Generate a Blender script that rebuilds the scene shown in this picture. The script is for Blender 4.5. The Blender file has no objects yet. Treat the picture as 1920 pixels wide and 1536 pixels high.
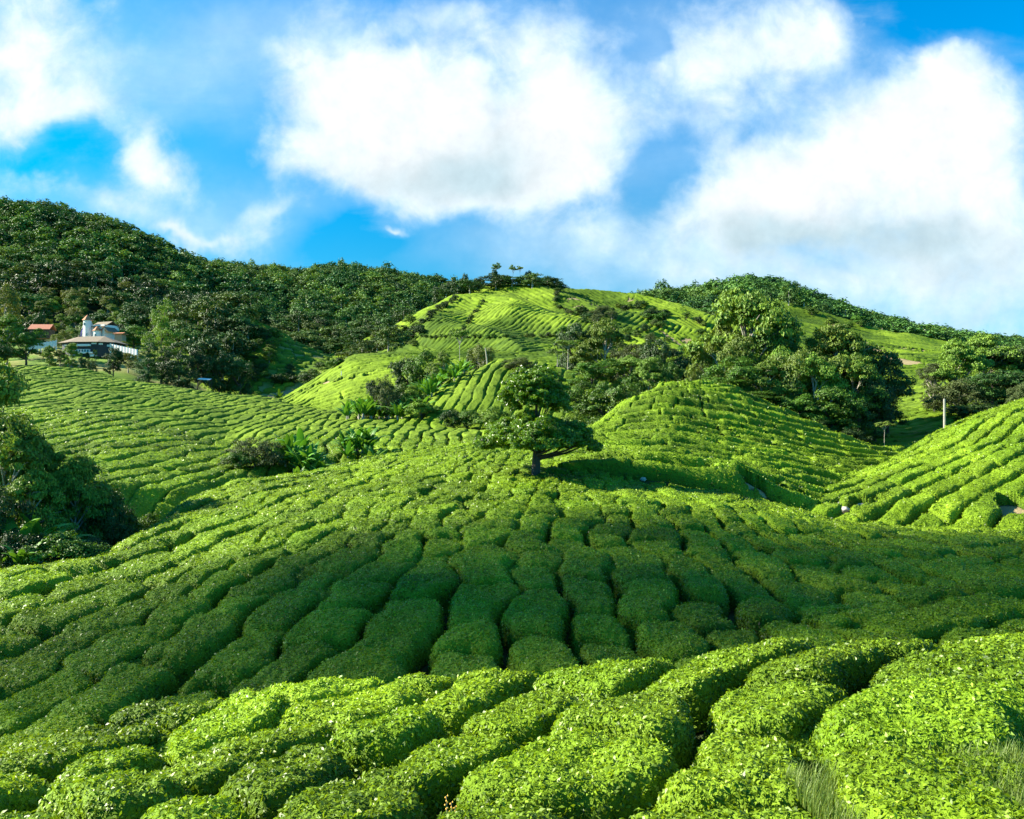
import bpy, math, random
import numpy as np
rng = np.random.default_rng(7)
random.seed(7)
C = bpy.context.scene.collection
FPX, CX, CY, HZ = 1500.0, 960.0, 768.0, 790.0
PITCH = math.atan((HZ-CY)/FPX)
SUN_EL, SUN_BACK = math.radians(31), math.radians(7)     # from the left, slightly beyond the scene

def ray(px, py):
    dx = (px-CX)/FPX; dz = (CY-py)/FPX
    y = math.cos(PITCH)-dz*math.sin(PITCH); z = math.sin(PITCH)+dz*math.cos(PITCH)
    return dx/y, z/y
def zpy(py, Y): return ray(CX, py)[1]*Y

# ------------------------------------------------------------------ noise
def hsh(ix, iy, s=0):
    v = np.sin(ix*127.1+iy*311.7+s*74.7)*43758.5453
    return v-np.floor(v)
def vnoise(x, y, s=0):
    ix = np.floor(x); iy = np.floor(y); fx = x-ix; fy = y-iy
    fx = fx*fx*(3-2*fx); fy = fy*fy*(3-2*fy)
    a = hsh(ix, iy, s); b = hsh(ix+1, iy, s); c = hsh(ix, iy+1, s); d = hsh(ix+1, iy+1, s)
    return (a+(b-a)*fx+(c-a)*fy+(a-b-c+d)*fx*fy)*2-1
def fbm(x, y, s=0, o=3):
    t = 0; a = 1.0
    for k in range(o):
        t = t+a*vnoise(x, y, s+k*11); x = x*2.03+5.1; y = y*2.03+1.7; a *= .5
    return t

# ------------------------------------------------------------------ terrain: hills given by real lines (azimuth, elevation, distance)
# name: (kind, crop height taken off the seen surface, front slope, back slope, side slope left, side slope right, lines)
L = {}
def layer(name, kind, h, sf, sb, sl, sr, lines): L[name] = (kind, h, sf, sb, sl, sr, lines)
layer('A','tea',.62,.3,.75,0,0,[
 [(0,2100,3.5),(1920,2100,3.3)],
 [(0,1545,7.5),(960,1536,7.3),(1920,1530,6.8)],
 [(0,1470,10),(960,1392,9.8),(1920,1320,9)],
 [(-200,1440,12.4),(0,1412,12.5),(300,1347,12.6),(640,1292,13),(1080,1272,13),(1200,1262,12.8),(1350,1232,12.6),(1500,1207,12.5),(1920,1187,12.4)]])
layer('A2','tea',.62,.5,.6,.6,0,[
 [(1480,1270,18),(1920,1255,18)],
 [(1440,1195,22),(1520,1165,22.3),(1600,1143,22.6),(1700,1120,23),(1800,1103,23.5),(1920,1100,24),(2100,1098,24)]])
layer('B','tea',.68,.3,.4,0,0,[
 [(0,1440,16),(600,1400,16),(1100,1385,16),(1500,1340,16),(1920,1300,16)],
 [(0,1330,19),(300,1310,19),(600,1285,19),(1000,1270,19),(1300,1245,19),(1500,1220,19),(1920,1205,19)],
 [(0,1182,24),(300,1170,24),(600,1135,24),(1000,1115,24),(1300,1115,24),(1500,1135,24.5),(1920,1150,25.5)],
 [(0,1110,28),(300,1070,31),(600,1000,33),(1000,985,33),(1300,1000,34),(1500,1030,34),(1920,1045,34)],
 [(0,1076,30.5),(200,1042,33.5),(300,987,38),(350,948,43),(450,927,46),(600,925,44),(800,910,44.5),(1000,893,46.5),(1100,899,46.5),(1200,910,46.5),(1385,934,46),(1500,965,46),(1600,985,47),(1920,1002,45)],
 [(0,1070,32),(200,1038,35),(300,982,40),(350,944,46),(450,902,53),(600,879,60),(720,851,68),(900,828,76),(1060,818,78),(1150,870,62),(1200,915,55),(1385,945,52),(1500,985,52),(1600,985,56),(1920,985,60)]])
layer('D','tea',.68,1.9,.5,.9,0,[
 [(1060,872,50),(1150,860,50),(1250,866,50),(1385,882,50.5),(1450,915,51),(1550,945,52),(1600,952,54),(1750,950,56)],
 [(1060,850,60),(1250,850,60),(1450,875,62),(1600,900,64),(1750,905,66)],
 [(1060,828,72),(1250,800,74),(1450,830,76),(1600,860,78),(1750,870,80)],
 [(1060,818,80),(1110,803,82),(1150,772,86),(1200,742,90),(1240,722,93),(1290,717,95),(1330,720,95),(1370,729,93),(1440,760,92),(1530,800,90),(1620,832,88),(1700,842,90),(1800,838,92)]])
layer('E','tea',.65,.5,.5,.55,0,[
 [(1480,965,50),(1560,950,50),(1700,945,50),(1920,955,48)],
 [(1520,937,54),(1600,915,56),(1700,880,58),(1800,862,58),(1920,850,56)],
 [(1530,927,58),(1600,897,62),(1680,860,68),(1760,814,74),(1830,780,78),(1920,750,80),(2100,700,82)]])
layer('C','tea',.62,.6,.22,0,.3,[
 [(-200,900,50),(0,900,52),(200,907,58),(340,917,62),(430,887,72),(600,852,82),(720,840,86),(900,832,90)],
 [(-200,800,78),(0,790,82),(200,805,82),(340,822,88),(430,838,92),(500,820,94),(600,815,98),(900,812,102)],
 [(-200,715,125),(0,722,125),(200,740,125),(340,762,128),(430,772,130),(600,785,125),(900,803,112)],
 [(-200,690,180),(0,690,180),(100,690,185),(200,706,190),(300,723,190),(380,733,190),(520,749,190),(600,769,170),(700,783,145),(800,793,130),(900,799,122),(1000,801,120)]])
layer('Q','lawn',0,.5,.3,0,.5,[
 [(-100,705,205),(150,704,208),(300,734,212)],
 [(-100,662,255),(60,662,258),(150,664,260),(250,667,256),(300,700,255)],
 [(-100,648,300),(150,650,300),(250,658,300),(320,690,290)]])
layer('J','forest',7,.3,.5,0,.2,[
 [(-200,640,300),(0,640,300),(150,640,300),(300,670,300),(420,690,300),(600,702,300),(700,690,300)],
 [(-200,500,400),(0,510,400),(150,520,400),(300,560,400),(400,590,400),(500,600,420),(700,600,430),(850,600,450)],
 [(-200,385,520),(0,387,540),(60,385,540),(200,415,540),(280,448,540),(350,484,540),(400,500,560),(550,510,600),(650,505,600),(720,510,600),(800,528,600),(850,537,600),(950,548,620),(1050,562,640)]])
layer('K','scrub',.6,.5,.4,.2,.4,[
 [(400,705,262),(600,718,262),(680,722,250)],
 [(400,585,340),(450,590,335),(500,608,330),(560,640,320),(620,670,305),(660,700,290)]])
layer('G','tea',.62,.5,.3,.5,0,[
 [(530,768,165),(640,770,160),(760,762,160),(930,762,160)],
 [(520,752,190),(560,727,195),(600,704,200),(660,669,205),(760,658,210),(860,659,215),(930,662,220)]])
layer('F','tea',.62,.5,.4,.5,.5,[
 [(720,797,118),(800,792,118),(950,787,118),(1100,782,118)],
 [(740,790,128),(790,752,134),(830,722,138),(900,690,142),(930,674,146),(1000,677,148),(1060,692,148),(1150,722,145)]])
layer('I','tea',.5,.4,.5,.4,.4,[
 [(640,700,240),(760,668,240),(860,668,240),(1050,667,240),(1300,682,230),(1400,692,230)],
 [(700,665,285),(770,632,285),(850,633,265),(950,640,262),(1045,633,265),(1200,640,265),(1350,650,270)],
 [(740,635,320),(800,590,325),(880,612,315),(960,580,325),(1050,600,315),(1120,585,330),(1200,600,310),(1350,630,310)],
 [(700,645,360),(770,601,370),(850,561,380),(900,547,390),(960,538,400),(1040,542,400),(1100,548,400),(1200,563,400),(1280,581,380),(1340,602,370),(1400,620,360),(1500,650,350)]])
layer('M','forest',7,.2,.5,.2,0,[
 [(1150,690,300),(1500,700,300),(2000,700,300)],
 [(1100,578,600),(1190,563,600),(1300,550,600),(1400,530,600),(1450,533,600),(1550,570,600),(1640,603,600),(1760,628,600),(1840,640,600),(1920,645,600),(2100,655,600)]])
layer('R','meadow',.5,.3,.4,.4,.3,[
 [(1450,705,240),(1700,702,240),(1850,712,240)],
 [(1480,650,330),(1600,652,330),(1700,667,320),(1850,690,300)],
 [(1440,572,450),(1490,579,450),(1560,596,450),(1640,621,440),(1760,648,430),(1850,668,420)]])
layer('N','tea',.62,.4,.3,.3,0,[
 [(1600,855,93),(1700,850,94),(1850,800,98),(2000,790,98)],
 [(1600,765,130),(1700,768,130),(1850,745,130),(2000,740,130)],
 [(1600,692,200),(1680,694,205),(1750,700,200),(1850,692,195),(2000,690,190)]])
NAMES = list(L)

U0, U1, DU = -1.36, 1.36, .004
V0, V1, DV = math.log(3.3), math.log(1400), .004
ug = np.arange(U0, U1, DU); vg = np.arange(V0, V1, DV); yg = np.exp(vg)

def smooth1(a, w):
    k = np.exp(-np.linspace(-2, 2, 2*w+1)**2); k /= k.sum()
    return np.convolve(np.pad(a, w, 'edge'), k, 'valid')
def eval_layer(spec):
    kind, h, sf, sb, sl, sr, lines = spec
    Ys, Zs = [], []
    ul = min(ray(p[0], p[1])[0] for p in lines[-1]); ur = max(ray(p[0], p[1])[0] for p in lines[-1])
    for ln in lines:
        us = np.array([ray(p[0], p[1])[0] for p in ln]); Y = np.array([p[2] for p in ln], float)
        Z = np.array([ray(p[0], p[1])[1]*p[2]-h for p in ln])
        e = Z/Y
        Yi = smooth1(np.interp(ug, us, Y), 3); ei = smooth1(np.interp(ug, us, e), 3)
        Ys.append(Yi); Zs.append(Yi*ei)
    Ys = np.array(Ys); Zs = np.array(Zs); n = len(Ys)
    for k in range(1, n): Ys[k] = np.maximum(Ys[k], Ys[k-1]+.5)
    d = np.diff(Zs, axis=0)/np.diff(Ys, axis=0)
    m = np.empty_like(Zs); m[0] = d[0]; m[-1] = d[-1]*.35
    for k in range(1, n-1): m[k] = (d[k-1]+d[k])/2
    Yb = yg[None, :]; out = np.full((len(ug), len(yg)), -1e3)
    out = np.where(Yb < Ys[0][:, None], Zs[0][:, None]-sf*(Ys[0][:, None]-Yb), out)
    for k in range(n-1):
        a, b = Ys[k][:, None], Ys[k+1][:, None]; w = b-a
        t = np.clip((Yb-a)/w, 0, 1); t2 = t*t; t3 = t2*t
        z = (2*t3-3*t2+1)*Zs[k][:, None]+(t3-2*t2+t)*w*m[k][:, None]+(-2*t3+3*t2)*Zs[k+1][:, None]+(t3-t2)*w*m[k+1][:, None]
        out = np.where((Yb >= a) & (Yb <= b), z, out)
    D = Yb-Ys[-1][:, None]
    ml = m[-1][:, None]; soft = 0.04*Ys[-1][:, None]
    zb = Zs[-1][:, None]+ml*soft*(1-np.exp(-np.maximum(D, 0)/soft))-sb*(np.maximum(D, 0)-soft*(1-np.exp(-np.maximum(D, 0)/soft)))
    out = np.where(D > 0, zb, out)
    if sl: out = out-sl*np.maximum(ul-ug, 0)[:, None]*Yb
    if sr: out = out-sr*np.maximum(ug-ur, 0)[:, None]*Yb
    return out
floor_z = np.interp(yg, [0, 16, 60, 100, 150, 250, 400, 1400], [-5.5, -8, -8.6, -5, -1, 5, 14, 14])
BZ = np.repeat(floor_z[None, :], len(ug), 0); BI = np.full(BZ.shape, -1)
for i, nme in enumerate(NAMES):
    z = eval_layer(L[nme])
    BI = np.where(z > BZ, i, BI)
    k = .25+.004*yg[None, :]
    hh = np.clip(.5+.5*(z-BZ)/k, 0, 1)
    BZ = BZ*(1-hh)+z*hh+k*hh*(1-hh)*.6
for _ in range(2):
    P = np.pad(BZ, 1, 'edge')
    BZ = (P[1:-1, 1:-1]*2+P[:-2, 1:-1]+P[2:, 1:-1]+P[1:-1, :-2]+P[1:-1, 2:])/6
_X = ug[:, None]*yg[None, :]; _Y = np.repeat(yg[None, :], len(ug), 0)
BZ += fbm(_X/14, _Y/14, 3, 2)*np.clip(_Y*.0035, .04, .6)
_w = np.isin(BI, [NAMES.index('I'), NAMES.index('R')]).astype(float)
for _ in range(10):
    P = np.pad(_w, 1, 'edge'); _w = (P[1:-1, 1:-1]+P[:-2, 1:-1]+P[2:, 1:-1]+P[1:-1, :-2]+P[1:-1, 2:])/5
_rx = _X*.86+_Y*.5
BZ += _w*(.55-1.6*np.abs(fbm(_rx/38, _Y/90, 21, 2)))*4.5
del _X, _Y

def blerp(A, u, v):
    fi = np.clip((u-U0)/DU, 0, A.shape[0]-1.001); fj = np.clip((v-V0)/DV, 0, A.shape[1]-1.001)
    i = fi.astype(int); j = fj.astype(int); a = fi-i; b = fj-j
    return A[i, j]*(1-a)*(1-b)+A[i+1, j]*a*(1-b)+A[i, j+1]*(1-a)*b+A[i+1, j+1]*a*b
def H(x, y):
    x = np.asarray(x, float); y = np.asarray(y, float)
    return blerp(BZ, x/y, np.log(y))
def lay(x, y):
    i = int(round((x/y-U0)/DU)); j = int(round((math.log(y)-V0)/DV))
    return NAMES[BI[min(max(i, 0), BI.shape[0]-1), min(max(j, 0), BI.shape[1]-1)]] if BI[min(max(i, 0), BI.shape[0]-1), min(max(j, 0), BI.shape[1]-1)] >= 0 else ''
def hit(px, py, h=.6, ymin=4):
    u, e = ray(px, py)
    Y = yg[yg > ymin]; z = H(u*Y, Y)+h
    k = np.nonzero(z >= e*Y)[0]
    Yh = Y[k[0]] if len(k) else 500.
    return u*Yh, Yh, float(H(u*Yh, Yh))

# ------------------------------------------------------------------ bare patches and paths (world circles: x, y, radius)
soil = []
def patch(px, py, rad, ymin=4, st=1.0):
    x, y, z = hit(px, py, .1, ymin); soil.append((x, y, rad, st))
for px, py, r in [(1570,958,1.3),(1590,960,1.5),(1620,955,1.4),(1650,952,1.0),(1895,958,1.3),(1910,966,1.6),(1400,905,.8),(1425,918,.6),(1500,935,.5),(1845,765,2.2),(1870,765,2.6),(1900,762,2.8),(1915,760,2.8)]: patch(px, py, r*.72)
for px, py, r in [(575,733,3),(590,728,3),(605,722,3),(620,718,3),(640,714,2.5),(665,711,2),(690,706,1.5),(545,738,4),(530,741,4),(515,743,4)]: patch(px, py, r*.62, 100)
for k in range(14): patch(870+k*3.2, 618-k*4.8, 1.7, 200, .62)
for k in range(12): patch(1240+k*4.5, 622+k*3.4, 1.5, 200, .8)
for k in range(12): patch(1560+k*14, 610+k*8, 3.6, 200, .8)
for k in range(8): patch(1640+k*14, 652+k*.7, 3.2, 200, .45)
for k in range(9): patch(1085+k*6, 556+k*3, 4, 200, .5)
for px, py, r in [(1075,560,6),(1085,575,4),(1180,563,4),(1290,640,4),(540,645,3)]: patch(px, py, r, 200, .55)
soil = np.array(soil)
def soilmask(x, y):
    s = np.zeros(x.shape)
    for (a, b, r, st) in soil:
        m = (np.abs(x-a) < 2.5*r) & (np.abs(y-b) < 2.5*r)
        if m.any():
            s[m] = np.maximum(s[m], st*np.exp(-(((x[m]-a)**2+(y[m]-b)**2)/r**2)**1.5))
    return s

# ------------------------------------------------------------------ mesh helpers
def mesh_np(name, V, Q, mats, mi=None, attrs=None, smooth=True):
    me = bpy.data.meshes.new(name)
    V = np.ascontiguousarray(V, np.float32); Q = np.ascontiguousarray(Q, np.int32)
    me.vertices.add(len(V)); me.vertices.foreach_set('co', V.ravel())
    me.loops.add(Q.size); me.loops.foreach_set('vertex_index', Q.ravel())
    me.polygons.add(len(Q)); me.polygons.foreach_set('loop_start', np.arange(0, Q.size, Q.shape[1], dtype=np.int32))
    for m in mats: me.materials.append(m)
    if mi is not None: me.polygons.foreach_set('material_index', np.ascontiguousarray(mi, np.int32))
    me.polygons.foreach_set('use_smooth', np.full(len(Q), smooth, bool))
    for k, a in (attrs or {}).items():
        at = me.attributes.new(k, 'FLOAT', 'POINT'); at.data.foreach_set('value', np.ascontiguousarray(a, np.float32))
    me.update(calc_edges=True)
    return me
def link(name, data, parent=None, loc=None, rot=None, sc=None):
    o = bpy.data.objects.new(name, data); C.objects.link(o)
    if parent: o.parent = parent
    if loc is not None: o.location = loc
    if rot is not None: o.rotation_euler = rot
    if sc is not None: o.scale = sc
    return o
def tag(o, label=None, cat=None, group=None, kind=None):
    if label: o['label'] = label
    if cat: o['category'] = cat
    if group: o['group'] = group
    if kind: o['kind'] = kind
    return o
def leafgeo(P, N, Ls, asp=.45, fold=.12):
    n = len(P)
    N = N/np.maximum(np.linalg.norm(N, axis=1, keepdims=True), 1e-6)
    R = rng.normal(size=(n, 3)); T = np.cross(N, R); T /= np.maximum(np.linalg.norm(T, axis=1, keepdims=True), 1e-6)
    B = np.cross(N, T); Ls = np.broadcast_to(Ls, (n,))[:, None]
    V = np.empty((n, 4, 3)); up = N*Ls*fold
    V[:, 0] = P-T*Ls*.5; V[:, 1] = P+B*Ls*asp*.5+up-T*Ls*.05; V[:, 2] = P+T*Ls*.5-up*.6; V[:, 3] = P-B*Ls*asp*.5+up-T*Ls*.05
    Q = np.arange(n*4).reshape(n, 4)
    return V.reshape(-1, 3), Q
class MB:
    def __init__(s): s.v = []; s.q = []; s.m = []; s.n = 0; s.a = []
    def add(s, V, Q, mi=0, a=None):
        V = np.asarray(V, float); Q = np.array(Q)
        dg = np.nonzero(Q[:, 2] == Q[:, 3])[0]
        if len(dg): V = np.concatenate([V, V[Q[dg, 3]]*.999+V[Q[dg, 0]]*.001]); Q[dg, 3] = np.arange(len(V)-len(dg), len(V))
        s.v.append(V); s.q.append(Q+s.n); s.m.append(np.full(len(Q), mi)); s.n += len(V)
        s.a.append(np.full(len(V), .5) if a is None else np.broadcast_to(a, (len(V),)))
    def tube(s, pts, rad, n=7, mi=0):
        pts = np.asarray(pts, float); k = len(pts); V = []
        for i in range(k):
            t = pts[min(i+1, k-1)]-pts[max(i-1, 0)]; t = t/max(np.linalg.norm(t), 1e-9)
            r0 = np.array([1, 0, 0]) if abs(t[0]) < .8 else np.array([0, 1, 0])
            a = np.cross(t, r0); a /= np.linalg.norm(a); b = np.cross(t, a)
            for j in range(n):
                th = 2*math.pi*j/n; V.append(pts[i]+rad[i]*(math.cos(th)*a+math.sin(th)*b))
        Q = [(i*n+j, i*n+(j+1) % n, (i+1)*n+(j+1) % n, (i+1)*n+j) for i in range(k-1) for j in range(n)]
        s.add(V, Q, mi)
    def box(s, x0, x1, y0, y1, z0, z1, mi=0):
        V = [(x, y, z) for z in (z0, z1) for y in (y0, y1) for x in (x0, x1)]
        s.add(V, [(0, 2, 3, 1), (4, 5, 7, 6), (0, 1, 5, 4), (2, 6, 7, 3), (0, 4, 6, 2), (1, 3, 7, 5)], mi)
    def quad(s, *p, mi=0): s.add(p, [(0, 1, 2, 3)], mi)
    def prism(s, poly, z0, z1, mi=0):
        n = len(poly); V = [(p[0], p[1], z0) for p in poly]+[(p[0], p[1], z1) for p in poly]
        s.add(V, [(i, (i+1) % n, n+(i+1) % n, n+i) for i in range(n)], mi)
        c = len(V)
        cx = sum(p[0] for p in poly)/n; cy = sum(p[1] for p in poly)/n
        for z in (z0, z1):
            W = [(p[0], p[1], z) for p in poly]+[(cx, cy, z)]
            s.add(W, [(i, (i+1) % n, n, n) for i in range(n)], mi)
    def build(s, name, mats, smooth=False):
        V = np.concatenate(s.v); Q = np.concatenate(s.q)
        me = mesh_np(name, V, Q, mats if isinstance(mats, (list, tuple)) else [mats], np.concatenate(s.m), {'rnd': np.concatenate(s.a)}, smooth)
        return me

# ------------------------------------------------------------------ materials
def mat(name):
    m = bpy.data.materials.new(name); m.use_nodes = True
    nt = m.node_tree; nt.nodes.clear(); return m, nt
class NT:
    def __init__(s, nt): s.nt = nt
    def n(s, t, **kw):
        o = s.nt.nodes.new(t)
        for k, v in kw.items(): setattr(o, k, v)
        return o
    def l(s, a, b): s.nt.links.new(a, b)
    def val(s, sock, v):
        if hasattr(v, 'is_linked') or hasattr(v, 'links'): s.l(v, sock)
        else: sock.default_value = v
    def math(s, op, a, b=0.0, c=None, clamp=False):
        o = s.n('ShaderNodeMath', operation=op, use_clamp=clamp); s.val(o.inputs[0], a); s.val(o.inputs[1], b)
        if c is not None: s.val(o.inputs[2], c)
        return o.outputs[0]
    def mix(s, f, a, b, bt='MIX'):
        o = s.n('ShaderNodeMix', data_type='RGBA', blend_type=bt); s.val(o.inputs[0], f)
        for i, v in ((6, a), (7, b)):
            if isinstance(v, tuple): v = (*v, 1) if len(v) == 3 else v
            s.val(o.inputs[i], v)
        return o.outputs[2]
    def noise(s, scale, vec=None, detail=2., rough=.5, dist=0.):
        o = s.n('ShaderNodeTexNoise'); o.inputs['Scale'].default_value = scale; o.inputs['Detail'].default_value = detail
        o.inputs['Roughness'].default_value = rough; o.inputs['Distortion'].default_value = dist
        if vec is not None: s.l(vec, o.inputs['Vector'])
        return o.outputs['Fac']
    def ramp(s, f, st):
        o = s.n('ShaderNodeValToRGB'); s.val(o.inputs[0], f)
        el = o.color_ramp.elements
        while len(el) < len(st): el.new(.5)
        for e, (p, c) in zip(el, st): e.position = p; e.color = (*c, 1)
        return o.outputs[0]
    def mr(s, v, a, b, c=0., d=1.):
        o = s.n('ShaderNodeMapRange', interpolation_type='SMOOTHSTEP'); s.val(o.inputs[0], v)
        for i, q in ((1, a), (2, b), (3, c), (4, d)): o.inputs[i].default_value = q
        return o.outputs[0]
    def attr(s, name): return s.n('ShaderNodeAttribute', attribute_name=name).outputs['Fac']
def foliage(name, dark, light, trans=.25, rough=.45, spec=.4, objvar=.25, tint=None, bump=0., bscale=8., hv=.02):
    m, nt = mat(name); g = NT(nt)
    col = g.mix(g.attr('rnd'), dark, light)
    geo = g.n('ShaderNodeNewGeometry')
    if objvar:
        oi = g.n('ShaderNodeObjectInfo')
        hs = g.n('ShaderNodeHueSaturation'); g.l(col, hs.inputs['Color'])
        g.l(g.math('MULTIPLY_ADD', oi.outputs['Random'], hv, .5-hv/2), hs.inputs['Hue'])
        g.l(g.math('MULTIPLY_ADD', oi.outputs['Random'], objvar*2, 1-objvar), hs.inputs['Value'])
        col = hs.outputs[0]
    if tint:
        col = g.mix(g.mr(g.noise(tint[0], geo.outputs['Position'], 3), .38, .64), col, g.mix(1.0, col, tint[1], 'MULTIPLY'))
    p = g.n('ShaderNodeBsdfPrincipled'); g.l(col, p.inputs['Base Color'])
    p.inputs['Roughness'].default_value = rough; p.inputs['Specular IOR Level'].default_value = spec
    if bump:
        b = g.n('ShaderNodeBump'); b.inputs['Strength'].default_value = bump; b.inputs['Distance'].default_value = .12
        g.l(g.noise(bscale, geo.outputs['Position'], 3, .65), b.inputs['Height']); g.l(b.outputs[0], p.inputs['Normal'])
    out = g.n('ShaderNodeOutputMaterial')
    if trans:
        t = g.n('ShaderNodeBsdfTranslucent'); g.l(g.mix(1.0, col, (1.5, 1.35, .5), 'MULTIPLY'), t.inputs['Color'])
        mx = g.n('ShaderNodeMixShader'); mx.inputs[0].default_value = trans
        g.l(p.outputs[0], mx.inputs[1]); g.l(t.outputs[0], mx.inputs[2]); g.l(mx.outputs[0], out.inputs[0])
    else: g.l(p.outputs[0], out.inputs[0])
    return m
def plain(name, c, rough=.8, var=.25, scale=3., c2=None, bump=.0):
    m, nt = mat(name); g = NT(nt); geo = g.n('ShaderNodeNewGeometry')
    c2 = c2 or tuple(v*(1-var) for v in c)
    col = g.mix(g.noise(scale, geo.outputs['Position'], 4), c2, c)
    p = g.n('ShaderNodeBsdfPrincipled'); g.l(col, p.inputs['Base Color']); p.inputs['Roughness'].default_value = rough
    if bump:
        b = g.n('ShaderNodeBump'); b.inputs['Strength'].default_value = bump; b.inputs['Distance'].default_value = .05
        g.l(g.noise(scale*4, geo.outputs['Position'], 4), b.inputs['Height']); g.l(b.outputs[0], p.inputs['Normal'])
    g.l(p.outputs[0], g.n('ShaderNodeOutputMaterial').inputs[0]); return m

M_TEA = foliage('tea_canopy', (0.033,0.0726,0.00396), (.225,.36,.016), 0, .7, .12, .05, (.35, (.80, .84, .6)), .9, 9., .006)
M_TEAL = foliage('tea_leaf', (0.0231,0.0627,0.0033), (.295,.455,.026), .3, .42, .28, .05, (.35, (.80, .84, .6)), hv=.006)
M_TEAF = foliage('tea_far', (0.049,0.091,0.0105), (.19,.28,.02), 0, .8, .06, 0, (.06, (.76, .82, .6)), 1., 3.)
M_HERO = foliage('lone_tree_leaf', (0.02,0.068,0.0032), (.18,.33,.010), .3, .35, .5, 0)
M_L1 = foliage('leaf_green', (0.0225,0.0675,0.0075), (0.1125,0.2325,0.0165), .2, .5, .3, .3)
M_L2 = foliage('leaf_olive', (0.045,0.09,0.009), (0.2025,0.315,0.03375), .2, .55, .25, .25)
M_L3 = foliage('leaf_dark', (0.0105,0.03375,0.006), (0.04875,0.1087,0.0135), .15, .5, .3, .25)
M_L4 = foliage('leaf_yellow', (0.045,0.075,0.009), (0.1875,0.24,0.0375), .25, .5, .3, .2)
M_L5 = foliage('leaf_grey', (.03,.055,.015), (.115,.155,.05), .2, .6, .2, .2)
M_FOR = foliage('forest_leaf', (.014,.046,.011), (.092,.175,.03), .12, .6, .2, .35, (.012, (.6, .75, .9)))
M_FORL = foliage('forest_leaf_light', (0.028,0.06,0.012), (0.12,0.2,0.036), .15, .6, .2, .3)
M_BAN = foliage('banana_leaf', (0.0375,0.1275,0.01125), (0.1275,0.285,0.0375), .22, .5, .2, .2)
M_GRASS = foliage('grass_blade', (0.0525,0.12,0.01125), (0.225,0.3,0.0675), .3, .5, .3, 0)
M_BARK = plain('bark', (.075,.06,.045), .9, .6, 6., bump=.8)
M_BARKP = plain('pale_bark', (.42,.38,.30), .85, .5, 5., bump=.5)
M_ROCK = plain('pale_rock', (.55,.52,.46), .85, .5, 4., bump=.6)
M_WHITE = plain('white_wall', (.78,.77,.74), .8, .12, .8)
M_BLACK = plain('black_timber', (.025,.025,.026), .6, .5, 1.5)
M_ROOFB = plain('brown_roof', (.23,.18,.12), .9, .5, 1.6, bump=.6)
M_ROOFR = plain('red_roof', (.50,.17,.09), .85, .5, 2.2, bump=.4)
M_ROOFO = plain('orange_roof', (.55,.20,.08), .8, .3, 2.)
M_BLUE = plain('blue_trim', (.02,.02,.30), .6, .2, 1.)
M_GLASS = plain('dark_glass', (.05,.07,.08), .15, .2, 1.)
M_STEEL = plain('grey_steel', (.55,.56,.55), .5, .2, 3.)
M_CONC = plain('pale_concrete', (.33,.32,.27), .85, .4, 3.)
M_SALMON = plain('salmon_wall', (.55,.30,.18), .85, .2, 1.)
M_FLOWER = plain('yellow_petal', (.75,.42,.03), .6, .2, 40.)

# ground material: litter, grass and bare earth from real patches
def ground_mat():
    m, nt = mat('ground'); g = NT(nt); geo = g.n('ShaderNodeNewGeometry'); P = geo.outputs['Position']
    base = g.mix(g.mr(g.noise(1.3, P, 5), .35, .65), (.030,.040,.012), (.055,.065,.022))
    grass = g.mix(g.mr(g.noise(.25, P, 6, .7), .35, .65), (.07,.14,.015), (.14,.22,.025))
    lawn = g.mix(g.mr(g.noise(.09, P, 4), .4, .62), grass, (.22,.22,.07))
    c = g.mix(g.attr('grass'), base, lawn)
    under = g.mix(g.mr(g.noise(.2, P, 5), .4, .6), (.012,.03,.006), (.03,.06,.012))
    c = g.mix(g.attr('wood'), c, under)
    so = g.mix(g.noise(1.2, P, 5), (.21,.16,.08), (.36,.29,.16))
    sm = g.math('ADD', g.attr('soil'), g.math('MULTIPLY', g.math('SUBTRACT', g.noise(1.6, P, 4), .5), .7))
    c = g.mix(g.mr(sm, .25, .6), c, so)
    p = g.n('ShaderNodeBsdfPrincipled'); g.l(c, p.inputs['Base Color']); p.inputs['Roughness'].default_value = .95
    p.inputs['Specular IOR Level'].default_value = .1
    b = g.n('ShaderNodeBump'); b.inputs['Strength'].default_value = .7; b.inputs['Distance'].default_value = .1
    g.l(g.noise(5, P, 5, .7), b.inputs['Height']); g.l(b.outputs[0], p.inputs['Normal'])
    g.l(p.outputs[0], g.n('ShaderNodeOutputMaterial').inputs[0]); return m
M_GROUND = ground_mat()

# ------------------------------------------------------------------ ground sheet
gi = np.arange(0, len(ug), 2); gj = np.arange(0, len(vg), 2)
GX = ug[gi][:, None]*yg[gj][None, :]; GY = np.repeat(yg[gj][None, :], len(gi), 0)
GZ = BZ[np.ix_(gi, gj)]-.03
GI = BI[np.ix_(gi, gj)]
kinds = [L[n][0] for n in NAMES]
def kmask(I, *ks):
    r = np.zeros(I.shape)
    for i, k in enumerate(kinds):
        if k in ks: r[I == i] = 1
    return r
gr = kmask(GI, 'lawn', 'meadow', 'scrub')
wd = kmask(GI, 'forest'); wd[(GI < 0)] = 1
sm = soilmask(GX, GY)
ni, nj = GX.shape
idx = np.arange(ni*nj).reshape(ni, nj)
Q = np.stack([idx[:-1, :-1], idx[1:, :-1], idx[1:, 1:], idx[:-1, 1:]], -1).reshape(-1, 4)
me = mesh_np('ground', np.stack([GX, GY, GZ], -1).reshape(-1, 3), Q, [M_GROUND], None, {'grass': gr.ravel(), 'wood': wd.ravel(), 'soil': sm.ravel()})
tag(link('ground', me), kind='structure')
V = [(-4000, -2500, -10), (4000, -2500, -10), (4000, 5000, -10), (-4000, 5000, -10)]
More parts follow.
